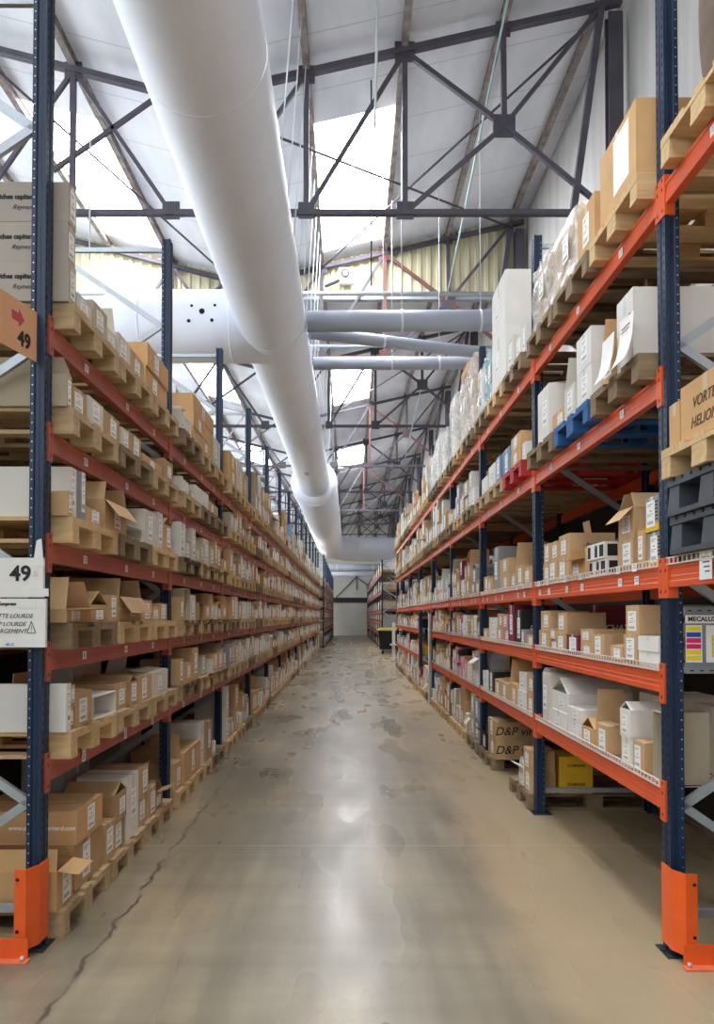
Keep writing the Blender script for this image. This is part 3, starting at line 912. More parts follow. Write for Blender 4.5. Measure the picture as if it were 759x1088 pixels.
def build_carton(sp):
    s = sp['side']
    rz = (0 if s < 0 else PI) + sp['jit']
    loc = (sp['x'], sp['y'], sp['z'])
    mt, name, _ = KIND[sp['kind']]
    det = sp['detail']
    if det == 0:
        m = MB(); far_mesh(m, sp)
        o = m.build(name, [mt, 'label'], None, loc)
        o.rotation_euler = (0, 0, rz)
        return tag(o, sp['text'], 'box', sp['group'])
    t = thing(name, sp['text'], 'box', loc, rz, sp['group'])
    m = MB(); carton_body(m, sp); m.build('body', mt, t)
    w, d, h = sp['w'], sp['d'], sp['h']
    near = -1 if s < 0 else 1
    for e, a, L, tp in flap_list(sp):
        
        m = MB(); flap(m, e, w, d, h, a, L, tp); m.build('flap', mt, t)
    if sp['label'] and sp['open'] != 4:
        lw, lh = lab_size(sp)
        r = random.Random(sp['seed'] + 9)
        l = label_mesh(lw, lh).build('label', ['label', 'inkg'], t, (0, r.uniform(-.12, .12) * (w - lw) * 2, h * r.uniform(.45, .55)))
    if det >= 2 and sp['open'] == 0:
        m = MB(); a = w * .5
        m.box(-d - .0005, .0006, -.02, .02, h + .0007, h + .0013); m.box(.0003, .0008, -.02, .02, h * .72, h)
        m.build('tape', 'tape' if mt.startswith('brown') or mt == 'cap' else 'clear', t)
    # special prints
    ex = sp.get('extra')
    fx = (PI / 2, 0, PI / 2)                       # upright, facing the aisle (+x)
    nx = (PI / 2, 0, 0 if near < 0 else PI)        # upright, facing the camera
    ny = near * (w / 2 + .001)
    if ex == 'cap':
        text('printed_text', 'riches capitan', .036, t, (-.29, ny, h * .62), nx, 'ink', bold=.002)
        text('printed_text', 'Reynes', .036, t, (-.255, ny, h * .36), nx, 'ink', shear=.5)
    elif ex and ex.startswith('near:'):
        _, msg, mtl, sz = ex.split(':')
        text('printed_text', msg, float(sz), t, (-min(d * .5, .2), ny, h * .5), nx, mtl, shear=.25, bold=.001)
    elif ex and ex.startswith('front:'):
        _, msg, mtl, sz = ex.split(':')
        for k, ln in enumerate(msg.split('|')):
            text('printed_text', ln, float(sz), t, (.001, 0, h * .6 - k * float(sz) * 1.3), fx, mtl, shear=.25, bold=.001)
    elif ex == 'bw':
        for (a, b) in ((-.47, -.30), (-.05, .1), (.22, .45)):
            one('print', 'ink', t, 'box', .0002, .0008, a * w, b * w, h * .12, h * .85)
        y0, y1 = sorted((ny - near * .0008, ny))
        one('print', 'black', t, 'box', -d + .02, -.02, y0, y1, h * .12, h * .85)
    elif ex == 'yb':
        one('print', 'yellow', t, 'box', .0002, .0005, -w / 2, w / 2, 0, h * .22)
        y0, y1 = sorted((ny - near * .0008, ny))
        one('print', 'yellow', t, 'box', -d, 0, y0, y1, 0, h * .22)
        for k in range(6):
            one('print', 'black', t, 'box', .0002, .0008, w * .16, w * .46, h * (.3 + k * .1), h * (.35 + k * .1))
    elif ex == 'biglabel':
        one('paper', 'label', t, 'box', .0004, .0012, -w * .1, w * .32, h * .2, h * .92)
    elif ex == 'burg':
        one('print', 'label', t, 'box', .0002, .0006, -w * .28, w * .28, h * .12, h * .88)
    return t

# ------------------------------------------------------------------ what stands on the shelves
SP = []       # carton records
PAL_LIST = [] # pallet records
ORD = ['first', 'second', 'third', 'fourth', 'fifth', 'sixth', 'seventh', 'eighth', 'ninth', 'tenth', 'eleventh', 'twelfth', 'thirteenth', 'fourteenth', 'fifteenth', 'sixteenth', 'seventeenth', 'eighteenth', 'nineteenth', 'twentieth']
LEVN = ['floor level', 'lowest shelf', 'second shelf', 'third shelf', 'fourth shelf', 'top shelf']
def levels(s): return LLEV if s < 0 else RLEV
def y0of(s): return LY0 if s < 0 else RY0
def clear_of(s, lv):
    L = levels(s)
    return (L[lv + 1] - BH - .012) if lv < 5 else 99
def decked(s, lv): return s > 0 and lv in (1, 2, 3)
def base_of(s, lv): return levels(s)[lv] + (.0125 if decked(s, lv) else PAL + .0005)
def xf_of(s, lv):
    if s < 0: return -1.555 if lv == 0 else -1.52
    return 1.64 if decked(s, lv) else (1.62 if lv == 0 else 1.57)
def add(s, bay, lv, ya, yb, h, kind, stack=1, op=0, d=.36, back=0, label=True, extra=None, z=None, note=None, jit=None):
    z = base_of(s, lv) if z is None else z
    mx = clear_of(s, lv) - z
    h = min(h, (mx - .004 - (.06 if op in (1, 2, 3) else 0)) / stack)
    w = yb - ya
    for k in range(stack):
        SP.append(dict(side=s, bay=bay, lv=lv, y=(ya + yb) / 2, w=w, d=d, h=h, z=z + k * (h + .0012), x=xf_of(s, lv) + s * back + s * (rnd.uniform(.0, .02) if not back else 0),
                       kind=kind, open=op if k == stack - 1 else 0, stack=1, k=k, nst=stack, label=label, extra=extra, clear=clear_of(s, lv) - z - k * h, back=back, note=note,
                       seed=rnd.randrange(10 ** 6), jit=rnd.uniform(-.008, .008) if jit is None else jit))
def pix(s, bay, lv, rows, d=.36):
    """rows read off the photograph: aisle-face columns, height of the corner that stands nearest the camera"""
    X = abs(xf_of(s, lv))
    post = y0of(s) + PITCH * bay
    prev = post + .118
    if s > 0: rows = sorted(rows, key=lambda r: -r[1])
    for r in rows:
        a, b, yt, kind = r[:4]
        o = dict(r[4]) if len(r) > 4 else {}
        if s < 0: ya, yb = X * 800 / (371 - a), X * 800 / (371 - b)
        else: ya, yb = X * 800 / (b - 371), X * 800 / (a - 371)
        yt_z = EYE + (655 - yt) * max(ya, prev) / 800
        ya = max(ya, prev) + .004
        yb = min(max(yb, ya + .07), post + PITCH - .02)
        if yb - ya < .05: continue
        st = o.pop('stack', 1)
        h = max(.07, (yt_z - base_of(s, lv)) / st)
        o.setdefault('d', d)
        add(s, bay, lv, ya, yb, h, kind, st, **o)
        prev = yb + .004
def pallets(s, bay, lv, slots=(0, 1, 2), mts=None):
    post = y0of(s) + PITCH * bay
    for i in slots:
        yc = post + .12 + .42 + i * .86
        mt = mts[i] if mts else rnd.choice(['wood', 'wood', 'wood2', 'wood3'] if s < 0 else ['wood', 'wood2', 'wood2', 'wood3'])
        PAL_LIST.append((s, bay, lv, i, yc, mt))

S = lambda **k: k
HAND = set()
def hand(s, bay, lv, rows, **k):
    HAND.add((s, bay, lv)); pix(s, bay, lv, rows, **k)
# left rack, nearest bay
hand(-1, 0, 5, [(54, 80, 188, 'cap', S(stack=3, d=.55, extra='cap')), (81, 97, 306, 'w2'), (98, 112, 316, 'b4'), (113, 123, 344, 'w2', S(op=2)), (124, 137, 350, 'w2'), (138, 153, 366, 'b'), (155, 178, 361, 'b3', S(stack=2))])
hand(-1, 0, 4, [(54, 74, 395, 'b4', S(op=2, d=.7)), (75, 92, 407, 'b2'), (93, 109, 418, 'w2'), (111, 128, 433, 'b2'), (129, 137, 452, 'w2'), (138, 151, 456, 'b2'), (153, 173, 480, 'b'), (174, 183, 486, 'b2', S(op=2))])
hand(-1, 0, 3, [(54, 71, 521, 'b', S(d=.16)), (73, 84, 495, 'w', S(d=.7)), (85, 91, 500, 'g'), (92, 110, 537, 'b', S(d=.2)), (111, 134, 530, 'b', S(op=1)), (135, 153, 556, 'w2', S(op=4)), (154, 166, 540, 'w2'), (167, 173, 543, 'w2'), (174, 182, 556, 'b', S(op=3))])
add(-1, 0, 3, 4.40, 4.70, .27, 'b4', 1, 0, .3, back=.42, label=False)
hand(-1, 0, 2, [(52, 98, 648, 'b', S(op=1, d=.5)), (99, 117, 642, 'b2', S(op=3)), (118, 126, 632, 'b'), (127, 151, 634, 'b2', S(op=1)), (152, 164, 637, 'b'), (165, 172, 644, 'b3'), (173, 180, 641, 'b')])
add(-1, 0, 2, 5.35, 5.95, .26, 'w2', 1, 0, .4, back=.4, label=False)
hand(-1, 0, 1, [(50, 66, 727, 'w', S(d=.7)), (67, 82, 728, 'b2', S(stack=2)), (83, 100, 737, 'b', S(op=2)), (101, 125, 741, 'w', S(op=4)), (126, 138, 727, 'b'), (139, 147, 725, 'b2', S(op=3)), (148, 162, 719, 'b'), (163, 180, 715, 'w2', S(op=2))])
add(-1, 0, 1, 5.3, 5.9, .31, 'w2', 1, 0, .3, back=.42, label=False)
hand(-1, 0, 0, [(56, 82, 925, 'b3', S(op=1, d=.7)), (84, 113, 897, 'b2', S(d=.6, extra='near:Chateau:inkb:.06')), (114, 124, 876, 'b'), (125, 137, 845, 'b2', S(stack=2, op=3)), (138, 150, 826, 'w'), (151, 160, 817, 'b', S(stack=2)), (161, 168, 838, 'b'), (169, 176, 842, 'b2', S(op=1))])
# a big open carton lying on the second one of the floor row
yA = 1.555 * 800 / (371 - 84) + .004
add(-1, 0, 0, yA, yA + .45, .19, 'b3', 1, 0, .62, z=base_of(-1, 0) + (EYE + (655 - 897) * yA / 800 - base_of(-1, 0)) + .004, note='big', jit=0.0, extra='near:www.chateau-bernard.com:label:.035')
add(-1, 0, 0, 5.25, 5.75, .62, 'g', 1, 0, .3, back=.42, label=False, note='tall')
# left rack, second bay
hand(-1, 1, 5, [(186, 192, 433, 'w2', S(op=1)), (193, 205, 437, 'w'), (206, 227, 416, 'b3', S(stack=3, d=.5)), (228, 235, 462, 'w2')])
hand(-1, 1, 4, [(186, 192, 505, 'w2'), (193, 201, 508, 'w'), (202, 207, 521, 'b4'), (208, 222, 514, 'w'), (223, 233, 531, 'b', S(op=2))])
hand(-1, 1, 0, [(184, 195, 812, 'b', S(d=.3, op=2)), (196, 214, 800, 'b3', S(d=.5)), (215, 219, 768, 'w', S(d=.5)), (220, 226, 768, 'b2'), (227, 231, 790, 'w')])
add(-1, 1, 0, 7.0, 7.7, .62, 'g', 1, 0, .3, back=.56, label=False)
hand(-1, 2, 5, [(237, 251, 478, 'b3', S(stack=2, d=.5)), (252, 258, 486, 'w2'), (259, 264, 500, 'b')])
# right rack, bay next to the load notice
hand(1, 0, 5, [(641, 680, 95, 'b3', S(d=.5, label=False, extra='biglabel')), (616, 634, 197, 'b3', S(d=.35))])
hand(1, 0, 4, [(572, 584, 405, 'w', S(op=2, d=.3)), (586, 600, 428, 'b3', S(d=.3)), (601, 612, 404, 'w2', S(op=2, d=.3)), (614, 630, 343, 'w', S(stack=2, d=.3)), (640, 652, 358, 'b3', S(op=2, d=.3)), (657, 675, 301, 'w', S(d=.55, extra='front:NOR:ink:.09'))])
add(1, 0, 4, 4.0, 4.5, .33, 'b', 1, 0, .5, back=.72, label=False)
hand(1, 0, 3, [(577, 583.5, 577, 'b', S(stack=2, op=2)), (584.3, 592, 574, 'b', S(stack=2)), (593, 604.5, 566, 'b', S(stack=2, d=.34, extra='near:- fragile -:inkb:.04')), (606, 622, 592, 'b3', S(op=1, d=.16)), (624, 642, 575, 'bw', S(stack=2, d=.3, extra='bw', label=False)), (656, 672, 538, 'b', S(stack=2, op=1)), (677, 685, 562, 'b3', S(op=2, d=.25)), (686, 701, 525, 'yb', S(stack=2, extra='yb'))])
add(1, 0, 3, 4.35, 6.4, .44, 'g', 1, 0, .35, back=.66, label=False, note='long')
hand(1, 0, 2, [(573, 582, 649, 'b', S(stack=2)), (583, 589.5, 668, 'b', S(stack=2, d=.25)), (590.5, 600, 651, 'b', S(stack=2, d=.3)), (601, 613, 675, 'm', S(extra='burg', d=.2)), (615, 628, 669, 'b', S(stack=2, d=.3, extra='near:gap:inkb:.05')), (629, 640, 674, 'b', S(d=.25)), (648, 661, 687, 'b', S(op=2, d=.3)), (662.5, 676.5, 643, 'b', S(stack=2, d=.42, extra='near:Mas du:ink:.06')), (677.5, 701, 677, 'w', S(stack=2, d=.32, label=False, extra='near:domaine:ink:.03'))])
add(1, 0, 2, 5.95, 6.2, .37, 'm', 1, 0, .4, back=.34, label=False, extra='near:CHATEAU:label:.07')
hand(1, 0, 1, [(576, 583, 711, 'w2', S(op=2)), (584, 600, 738, 'w', S(stack=2, op=3, d=.5)), (602, 616, 755, 'w', S(stack=2, d=.3)), (617, 629.5, 775, 'b3', S(op=3, d=.2)), (631, 643, 772, 'b', S(op=2, d=.2)), (657, 668, 755, 'w', S(stack=2, op=3)), (669, 681, 790, 'b', S(op=2, d=.22)), (690, 702, 757, 'b4', S(op=4, d=.25))])
add(1, 0, 1, 6.05, 6.3, .42, 'w2', 1, 0, .4, back=.58, label=False, extra='near:MAISON:ink:.04')
add(1, 0, 1, 4.1, 4.46, .38, 'w', 1, 0, .5, back=.41, label=False)
add(1, 0, 1, 4.9, 5.3, .36, 'w', 1, 0, .4, back=.40, label=False, extra='near:Velours:ink:.07')
HAND.add((1, 0, 0))
# right rack, second bay
hand(1, 1, 5, [(541, 547, 353, 'w2', S(d=.2)), (548, 555, 347, 'w2', S(d=.2)), (556, 566, 340, 'w', S(d=.2))])
add(1, 1, 5, 7.55, 8.25, .56, 'w', 2, 0, .62, label=True)
hand(1, 1, 4, [(512, 517, 505, 'w'), (519, 526, 490, 'w', S(stack=2)), (527, 532, 482, 'u', S()), (533, 541, 472, 'u', S(extra='near:XX:ink:.2')), (543, 553, 456, 'b3', S(stack=2, d=.3)), (554, 561, 468, 'w', S(op=2))])
hand(1, 1, 3, [(513, 518, 612, 'b'), (518.6, 523, 615, 'b3'), (523.6, 529, 580, 'g'), (531, 540.5, 592, 'b', S(stack=2)), (541.5, 547, 608, 'b'), (548, 556, 600, 'b', S(op=2)), (557, 565, 602, 'b')])
hand(1, 1, 2, [(513, 517.5, 668, 'b'), (518.5, 527, 656, 'w'), (528, 533.5, 652, 'b', S(stack=2)), (534.3, 539.5, 653, 'p', S(stack=2)), (540.3, 546, 643, 'm'), (547, 552.7, 648, 'k', S(extra='near:La Cave:label:.06')), (553.4, 556.7, 669, 'g'), (557.5, 565, 675, 'b')])
hand(1, 1, 1, [(513, 518, 714, 'w', S(stack=2)), (518.6, 524, 714, 'k'), (525, 532, 724, 'b', S(op=2)), (533, 540, 727, 'b'), (541, 548.5, 728, 'b3', S(op=2)), (549.5, 557, 716, 'w', S(stack=2)), (558, 566, 718, 'b', S(stack=2))])
HAND.add((1, 1, 0))
add(1, 1, 0, 6.76, 7.02, .19, 'b', 2, 0, .22)
add(1, 1, 0, 7.06, 7.24, .17, 'w', 1, 1, .2)
add(1, 1, 0, 6.76, 7.1, .165, 'y', 2, 0, .3, back=.26, label=False, extra='near:DOMAINE:inkb:.035')
add(1, 1, 0, 8.36, 8.86, .205, 'b2', 2, 0, .42, extra='near:D&P vin:ink:.13')
add(1, 1, 0, 8.95, 9.2, .2, 'k', 1, 1, .3)
add(1, 1, 0, 8.95, 9.25, .45, 'w2', 1, 0, .3, back=.4, label=False)
for b in (0, 1): pallets(-1, b, 0); pallets(-1, b, 1); pallets(-1, b, 2); pallets(-1, b, 3); pallets(-1, b, 4); pallets(-1, b, 5)
pallets(1, 0, 4, mts=['wood2', 'bluep', 'wood2']); pallets(1, 0, 5); pallets(1, 1, 4, mts=['redp', 'wood', 'wood']); pallets(1, 1, 5); pallets(1, 1, 0, slots=(0, 2), mts=['wood2', 'wood2', 'wood2'])

# wrapped loads on the upper right shelf
LOADS = []
def load(y0, y1, z, h, d, film, label, seed, top=None, kind='b', x=None):
    LOADS.append((y0, y1, z, h, d, film, label, seed, top, kind, x))
Z5 = base_of(1, 5)
load(5.22, 5.95, Z5, .52, .9, 'film', 'stretch-wrapped load with crinkled silver film beside two tan cartons, top shelf', 1)
load(5.99, 6.5, Z5, .58, .9, 'film', 'stretch-wrapped load next to the white carton stack, top shelf of orange rack', 2)
load(8.28, 8.78, Z5, .62, .8, 'filmb', 'load in teal film just beyond the tall white carton stack', 3, kind='b3')
load(8.82, 9.28, Z5, .60, .8, 'film', 'low grey wrapped load beside the teal film load', 4, kind='w')
load(9.52, 10.0, Z5, .98, .8, 'film', 'tall narrow wrapped stack of tan cartons with pale stickers', 5, kind='b3')
load(10.1, 10.75, Z5, 1.06, .9, 'film', 'tallest wrapped load, with a tan carton lid on top', 6, top='b3', kind='b2')
load(11.2, 11.9, Z5, .98, .9, 'film', 'white wrapped load second beyond the tan-lidded one', 7, kind='w')
load(12.3, 13.05, Z5, .72, .9, 'film', 'slumped white wrapped load with a ragged top', 8, kind='w')
load(13.2, 14.0, Z5, .86, .9, 'film', 'wrapped white load fifth along from the teal film load', 9, kind='w')
load(14.1, 14.8, Z5, .7, .9, 'film', 'wrapped white load farthest along the top shelf of the orange rack', 10, kind='w')

# ---- everything the photograph shows too small to read box by box
def fill(s, bay, lv):
    post = y0of(s) + PITCH * bay
    base = base_of(s, lv)
    mx = clear_of(s, lv) - base
    r = rnd
    if decked(s, lv):
        y, end = post + .125, post + PITCH - .03
        while y < end - .1:
            w = min(r.uniform(.13, .34), end - y)
            if end - y - w < .1: w = end - y
            if r.random() < .06: y += w * .6; continue
            h = r.uniform(.16, .30)
            st = 2 if (h * 2 < mx - .02 and r.random() < .5) else 1
            kd = r.choices(['b', 'b2', 'b3', 'b4', 'w', 'w2', 'g', 'm', 'p', 'y', 'k', 'u', 'o'], [18, 14, 14, 8, 14, 12, 3, 2, 1.5, 1.5, 2, 1, 1])[0]
            add(s, bay, lv, y + .004, y + w - .004, h if st == 1 else min(h, mx / 2 - .01), kd, st, r.choices([0, 1, 2, 3], [70, 8, 14, 8])[0], r.uniform(.24, .4))
            y += w
        if r.random() < .7:
            yb = post + r.uniform(.2, 1.6)
            add(s, bay, lv, yb, yb + r.uniform(.3, .6), mx * r.uniform(.75, .95), r.choice(['b4', 'w2', 'b2']), 1, 0, .4, back=.45, label=False)
        return
    pallets(s, bay, lv)
    for i in range(3):
        y, end = post + .13 + i * .86, post + .13 + i * .86 + .81
        tall = lv == 5 and r.random() < (.35 if s < 0 else .4)
        if tall and r.random() < .6:
            w = r.uniform(.5, .78); st = r.choice([2, 3])
            add(s, bay, lv, y + .01, y + w, r.uniform(.2, .3), r.choice(['b', 'b3', 'b4', 'w2']), st, 0, .6)
            continue
        while y < end - .1:
            w = min(r.uniform(.15, .36), end - y)
            if end - y - w < .1: w = end - y
            if r.random() < .08: y += w * .7; continue
            h = min(r.uniform(.14, .34), mx - .01) if lv != 0 else r.uniform(.16, .36)
            st = 1
            if lv in (0, 5) or mx > .6:
                st = r.choices([1, 2], [60, 40])[0]
            kd = r.choices(['b', 'b2', 'b3', 'b4', 'w', 'w2', 'g', 'm', 'u'], [17, 15, 10, 14, 16, 18, 3, .6, .8])[0]
            add(s, bay, lv, y + .004, y + w - .004, h, kd, st, r.choices([0, 1, 2, 3, 4], [62, 8, 16, 10, 4])[0], r.uniform(.26, .42))
            y += w
        if r.random() < .35 and mx > .2:
            yb = post + .16 + i * .86 + r.uniform(0, .3)
            add(s, bay, lv, yb, yb + r.uniform(.25, .45), min(mx * .97, r.uniform(.3, .6)), r.choice(['b4', 'w2', 'b2', 'g']), 1, 0, .4, back=.46, label=False)
for s, n in ((-1, NL), (1, NR)):
    for b in range(n):
        for lv in range(6):
            if (s, b, lv) in HAND:
                if (s, b, lv) == (-1, 2, 5): pallets(s, b, lv)
                continue
            if s > 0 and b == 4 and lv in (1, 2): continue
            if s > 0 and lv == 5 and b in (2, 3):
                pallets(s, b, lv); continue
            fill(s, b, lv)

def bayname(s, b):
    return "%s rack's %s bay" % ('red' if s < 0 else 'orange', ORD[b])
# ordinals along each shelf, counted from the camera end
rows = {}
for sp in SP: rows.setdefault((sp['side'], sp['bay'], sp['lv'], sp['back'] > 0), []).append(sp)
for (s, b, lv, back), v in rows.items():
    ys = sorted({round(q['y'], 4) for q in v})
    for q in v:
        q['ord'] = ys.index(round(q['y'], 4))
        ratio = q['h'] / q['w']
        size = q['note'] or ('tall' if ratio > 1.45 else 'flat' if ratio < .6 else 'small' if q['w'] < .17 else 'squarish')
        st = {0: '', 1: 'open ', 2: 'flap-up ', 3: 'gable-topped ', 4: 'open-ended '}[q['open']]
        pos = '' if q['nst'] == 1 else (' bottom' if q['k'] == 0 else ' top' if q['k'] == q['nst'] - 1 else ' middle')
        col = KIND[q['kind']][2]
        q['text'] = '%s%s %s carton, %s%s in %s, %s, %s' % (st, size, col, ORD[q['ord']], pos, 'back row' if back else 'row', LEVN[lv], bayname(s, b))
        q['group'] = 'cartons on the %s of the %s' % (LEVN[lv], bayname(s, b))
        q['detail'] = 2 if q['y'] < 9.2 else (1 if q['y'] < 12.2 else 0)
        q['area'] = q['w'] * q['h'] / q['y'] ** 2 * abs(q['x']) / q['y']
byname = {}
for q in SP: byname.setdefault(KIND[q['kind']][1] if q['open'] == 0 or KIND[q['kind']][1] != 'cardboard_box' else 'open_cardboard_box', []).append(q)
for name, v in byname.items():
    v.sort(key=lambda q: (q['back'] > 0 and q['y'] > 9, q['y']))
    rest = v[300:]
    for q in v[:300]:
        o = build_carton(q)
        o.name = name
    if rest:
        mats = ['label'] + sorted({KIND[q['kind']][0] for q in rest})
        m = MB()
        for q in rest:
            far_mesh(m, q, (Vector((q['x'], q['y'], q['z'])), (0 if q['side'] < 0 else PI) + q['jit']), mats.index(KIND[q['kind']][0]), 0)
        tag(m.build('distant_' + name, mats), 'mass of tiny far-off %s on the distant bays of both racks' % {'cardboard_box': 'closed brown boxes', 'open_cardboard_box': 'open brown boxes', 'white_carton': 'white cartons'}.get(name, 'coloured cartons'), 'boxes', None, 'stuff')

NP = 0
PAL_LIST.sort(key=lambda p: p[4])
for (s, b, lv, i, yc, mt) in PAL_LIST:
    det = 2 if b == 0 else (1 if yc < 12 else 0)
    colw = {'wood': 'pale', 'wood2': 'weathered dark', 'wood3': 'fresh yellow', 'bluep': 'blue-painted', 'redp': 'red-painted'}[mt]
    x = xf_of(s, lv) - s * .02
    pallet((x, yc, levels(s)[lv] + (.0005 if lv else 0.0)), 0 if s < 0 else PI, det, mt,
           '%s wooden pallet, %s along the %s, %s' % (colw, ORD[i], LEVN[lv], bayname(s, b)), 'pallets on the %s of the %s' % (LEVN[lv], bayname(s, b)))

# ------------------------------------------------------------------ stretch-wrapped loads
def wrapped(y0, y1, z, h, d, film, label, seed, top, kind, x=None, s=1, name='wrapped_load'):
    r = random.Random(seed)
    x = xf_of(1, 5) + .03 if x is None else x
    w = y1 - y0
    t = thing(name, label, 'wrapped load', (x, (y0 + y1) / 2, z), PI if s > 0 else 0, 'stretch-wrapped loads on the top shelf')
    hc = h - (.14 if top else 0)
    n = max(2, int(round(hc / .27)))
    m = MB(); hh = hc / n
    for k in range(n):
        cuts = [-w / 2 + .02, r.uniform(-.1, .1) * w, w / 2 - .02]
        for a, b in zip(cuts[:-1], cuts[1:]):
            m.box(-d + .03, -.03, a + .003, b - .003, k * hh + .002, (k + 1) * hh - .002)
    m.build('carton_stack', KIND[kind][0], t)
    # crinkled film hull
    m = MB()
    nu, nv = 44, max(8, int(hc / .05))
    per = []
    cs = [(-d, -w / 2), (0, -w / 2), (0, w / 2), (-d, w / 2)]
    for i in range(4):
        a, b = cs[i], cs[(i + 1) % 4]
        for k in range(nu // 4): per.append((a[0] + (b[0] - a[0]) * k / (nu // 4), a[1] + (b[1] - a[1]) * k / (nu // 4)))
    n = len(per)
    for j in range(nv + 1):
        for i, (px, py) in enumerate(per):
            a = r.uniform(-.006, .010) + .008 * math.sin(j * .9 + seed) + .006 * math.sin(i * 1.7 + j * .6)
            l = math.hypot(px + d / 2, py) or 1
            k = 1 if j < nv else (.985)
            m.v.append(((px + d / 2) / l * (l * k + a) - d / 2, py / l * (l * k + a), hc * j / nv + (r.uniform(-.012, .012) if j == nv else 0)))
    for j in range(nv):
        for i in range(n):
            ii = (i + 1) % n
            m.f.append((j * n + i, j * n + ii, (j + 1) * n + ii, (j + 1) * n + i)); m.m.append(0); m.sm.append(True)
    m.build('film', film, t)
    if top:
        one('lid_carton', KIND[top][0], t, 'box', -d + .02, -.01, -w / 2 + .02, w / 2 - .02, hc + .02, h)
    l = label_mesh(.14, .19).build('label', ['label', 'ink'], t, (.016, w * .18, hc * .55))
    return t
for a in LOADS: wrapped(*a)

# ------------------------------------------------------------------ the near passage bay of the orange rack
def plastic_pallet(loc, label):
    t = thing('plastic_pallet', label, 'pallet', loc, PI, 'black plastic pallets')
    W, D = .8, 1.2
    m = MB()
    for k in range(9):
        m.box(-D, 0, -W / 2 + k * .0915, -W / 2 + k * .0915 + .068, .165, .185)
    m.box(-.1, 0, -W / 2, W / 2, .145, .1649); m.box(-D, -D + .1, -W / 2, W / 2, .145, .1649); m.box(-.65, -.55, -W / 2, W / 2, .145, .1649)
    m.build('deck', 'plastic', t)
    for x in (0, -.525, -D + .15):
        for y, w in ((-.4, .13), (-.07, .14), (.27, .13)):
            m = MB(); 
            m.hexa([(x - .15, y, .025), (x, y, .025), (x, y + w, .025), (x - .15, y + w, .025), (x - .14, y + .012, .1448), (x - .008, y + .012, .1448), (x - .008, y + w - .012, .1448), (x - .14, y + w - .012, .1448)])
            m.build('leg', 'plastic', t)
    for y, w in ((-.4, .13), (-.07, .14), (.27, .13)):
        one('runner', 'plastic', t, 'box', -D, -.1, y, y + w, 0, .0248)
    for x in (-.0995, -D):
        one('skirt', 'plastic', t, 'box', x, x + .10, -W / 2, W / 2, 0, .0249)
    return t
zb = RLEV[3] + .0462
yP = 3.345
plastic_pallet((1.60, yP, zb), 'black plastic pallet lying on the wire shelf, lower of two')
plastic_pallet((1.585, yP - .01, zb + .187), 'black plastic pallet under the fresh wooden pallet, upper of two')
zw = zb + .187 * 2
pallet((1.56, yP, zw), PI, 2, 'wood3', 'fresh wooden pallet on top of the black plastic pallets', 'pallets in the near passage bay')
sq = dict(side=1, w=.50, d=.5, h=.27, open=0, kind='b3', label=False, seed=3, jit=0.0, clear=.4, stack=1, detail=2, x=1.60, y=3.36, z=zw + PAL, extra='front:VORTES|HELIONE:inkb:.07', group=None,
          text='large tan carton with faint handwriting on the fresh pallet above black plastic pallets', k=0)
build_carton(sq).name = 'open_cardboard_box'
sq = dict(sq, w=.12, h=.22, open=0, y=3.68, extra=None, seed=8, text='narrow tan carton squeezed between the handwritten carton and the blue post')
build_carton(sq).name = 'cardboard_box'
pallet((1.57, 3.345, RLEV[5] + .0005), PI, 2, 'wood3', 'pale wooden pallet under the brown wrapped load, top shelf', 'pallets in the near passage bay')
# wire mesh lip on that top beam is part of the rack; the brown wrapped load on the pallet
t = thing('wrapped_load', 'big load in crumpled brown wrapping above the near end of the orange rack', 'wrapped load', (1.66, 3.28, RLEV[5] + PAL + .002), PI)
m = MB(); rr = random.Random(5)
n, nv = 40, 16
for j in range(nv + 1):
    for i in range(n):
        a = 2 * PI * i / n
        ca, sa = math.cos(a), math.sin(a)
        k = (abs(ca) ** 6 + abs(sa) ** 6) ** (-1 / 6)
        bulge = 1 - .07 * (1 - min(1, j / 5)) + rr.uniform(-.012, .012)
        m.v.append((-.42 + .42 * k * ca * bulge, .36 * k * sa * bulge, 1.1 * j / nv))
for j in range(nv):
    for i in range(n):
        ii = (i + 1) % n
        m.f.append((j * n + i, j * n + ii, (j + 1) * n + ii, (j + 1) * n + i)); m.m.append(0); m.sm.append(True)
m.f.append(tuple(nv * n + i for i in range(n))); m.m.append(0); m.sm.append(False)
m.f.append(tuple(reversed(range(n)))); m.m.append(0); m.sm.append(False)
m.build('wrapping', 'kraft', t)
# stack of black trays at the foot of the passage
t = thing('plastic_tray', 'stack end of black plastic tray on a wooden board beside the orange corner guard', 'tray', (1.80, 3.45, .03), PI, 'black trays by the corner guard')
def tray(loc, label):
    t = thing('plastic_tray', label, 'tray', loc, PI, 'black trays by the corner guard')
    m = MB(); w, d, h = .6, .5, .118
    m.box(-d, 0, -w / 2, w / 2, 0, .008)
    m.box(-d, 0, -w / 2, -w / 2 + .008, .008, h); m.box(-d, 0, w / 2 - .008, w / 2, .008, h)
    m.box(-.008, 0, -w / 2, w / 2, .008, h); m.box(-d, -d + .008, -w / 2, w / 2, .008, h)
    m.build('body', 'rubber', t)
    m = MB()
    for (a, b, c, e) in ((-.004, .012, -w / 2 - .01, w / 2 + .01), (-d - .012, -d + .004, -w / 2 - .01, w / 2 + .01), (-d, 0, -w / 2 - .012, -w / 2 + .002), (-d, 0, w / 2 - .002, w / 2 + .012)):
        m.box(a, b, c, e, h - .012, h)
    m.build('rim', 'plastic', t)
bpy.data.objects.remove(t)
b_ = thing('wooden_board', 'raw wooden board on the floor under the black trays', 'board', (1.83, 3.34, 0.0), PI)
one('plank', 'wood3', b_, 'box', -.6, 0, -.34, .34, .02, .04)
for y in (-.3, .24): one('batten', 'wood3', b_, 'box', -.6, 0, y, y + .06, 0, .0198)
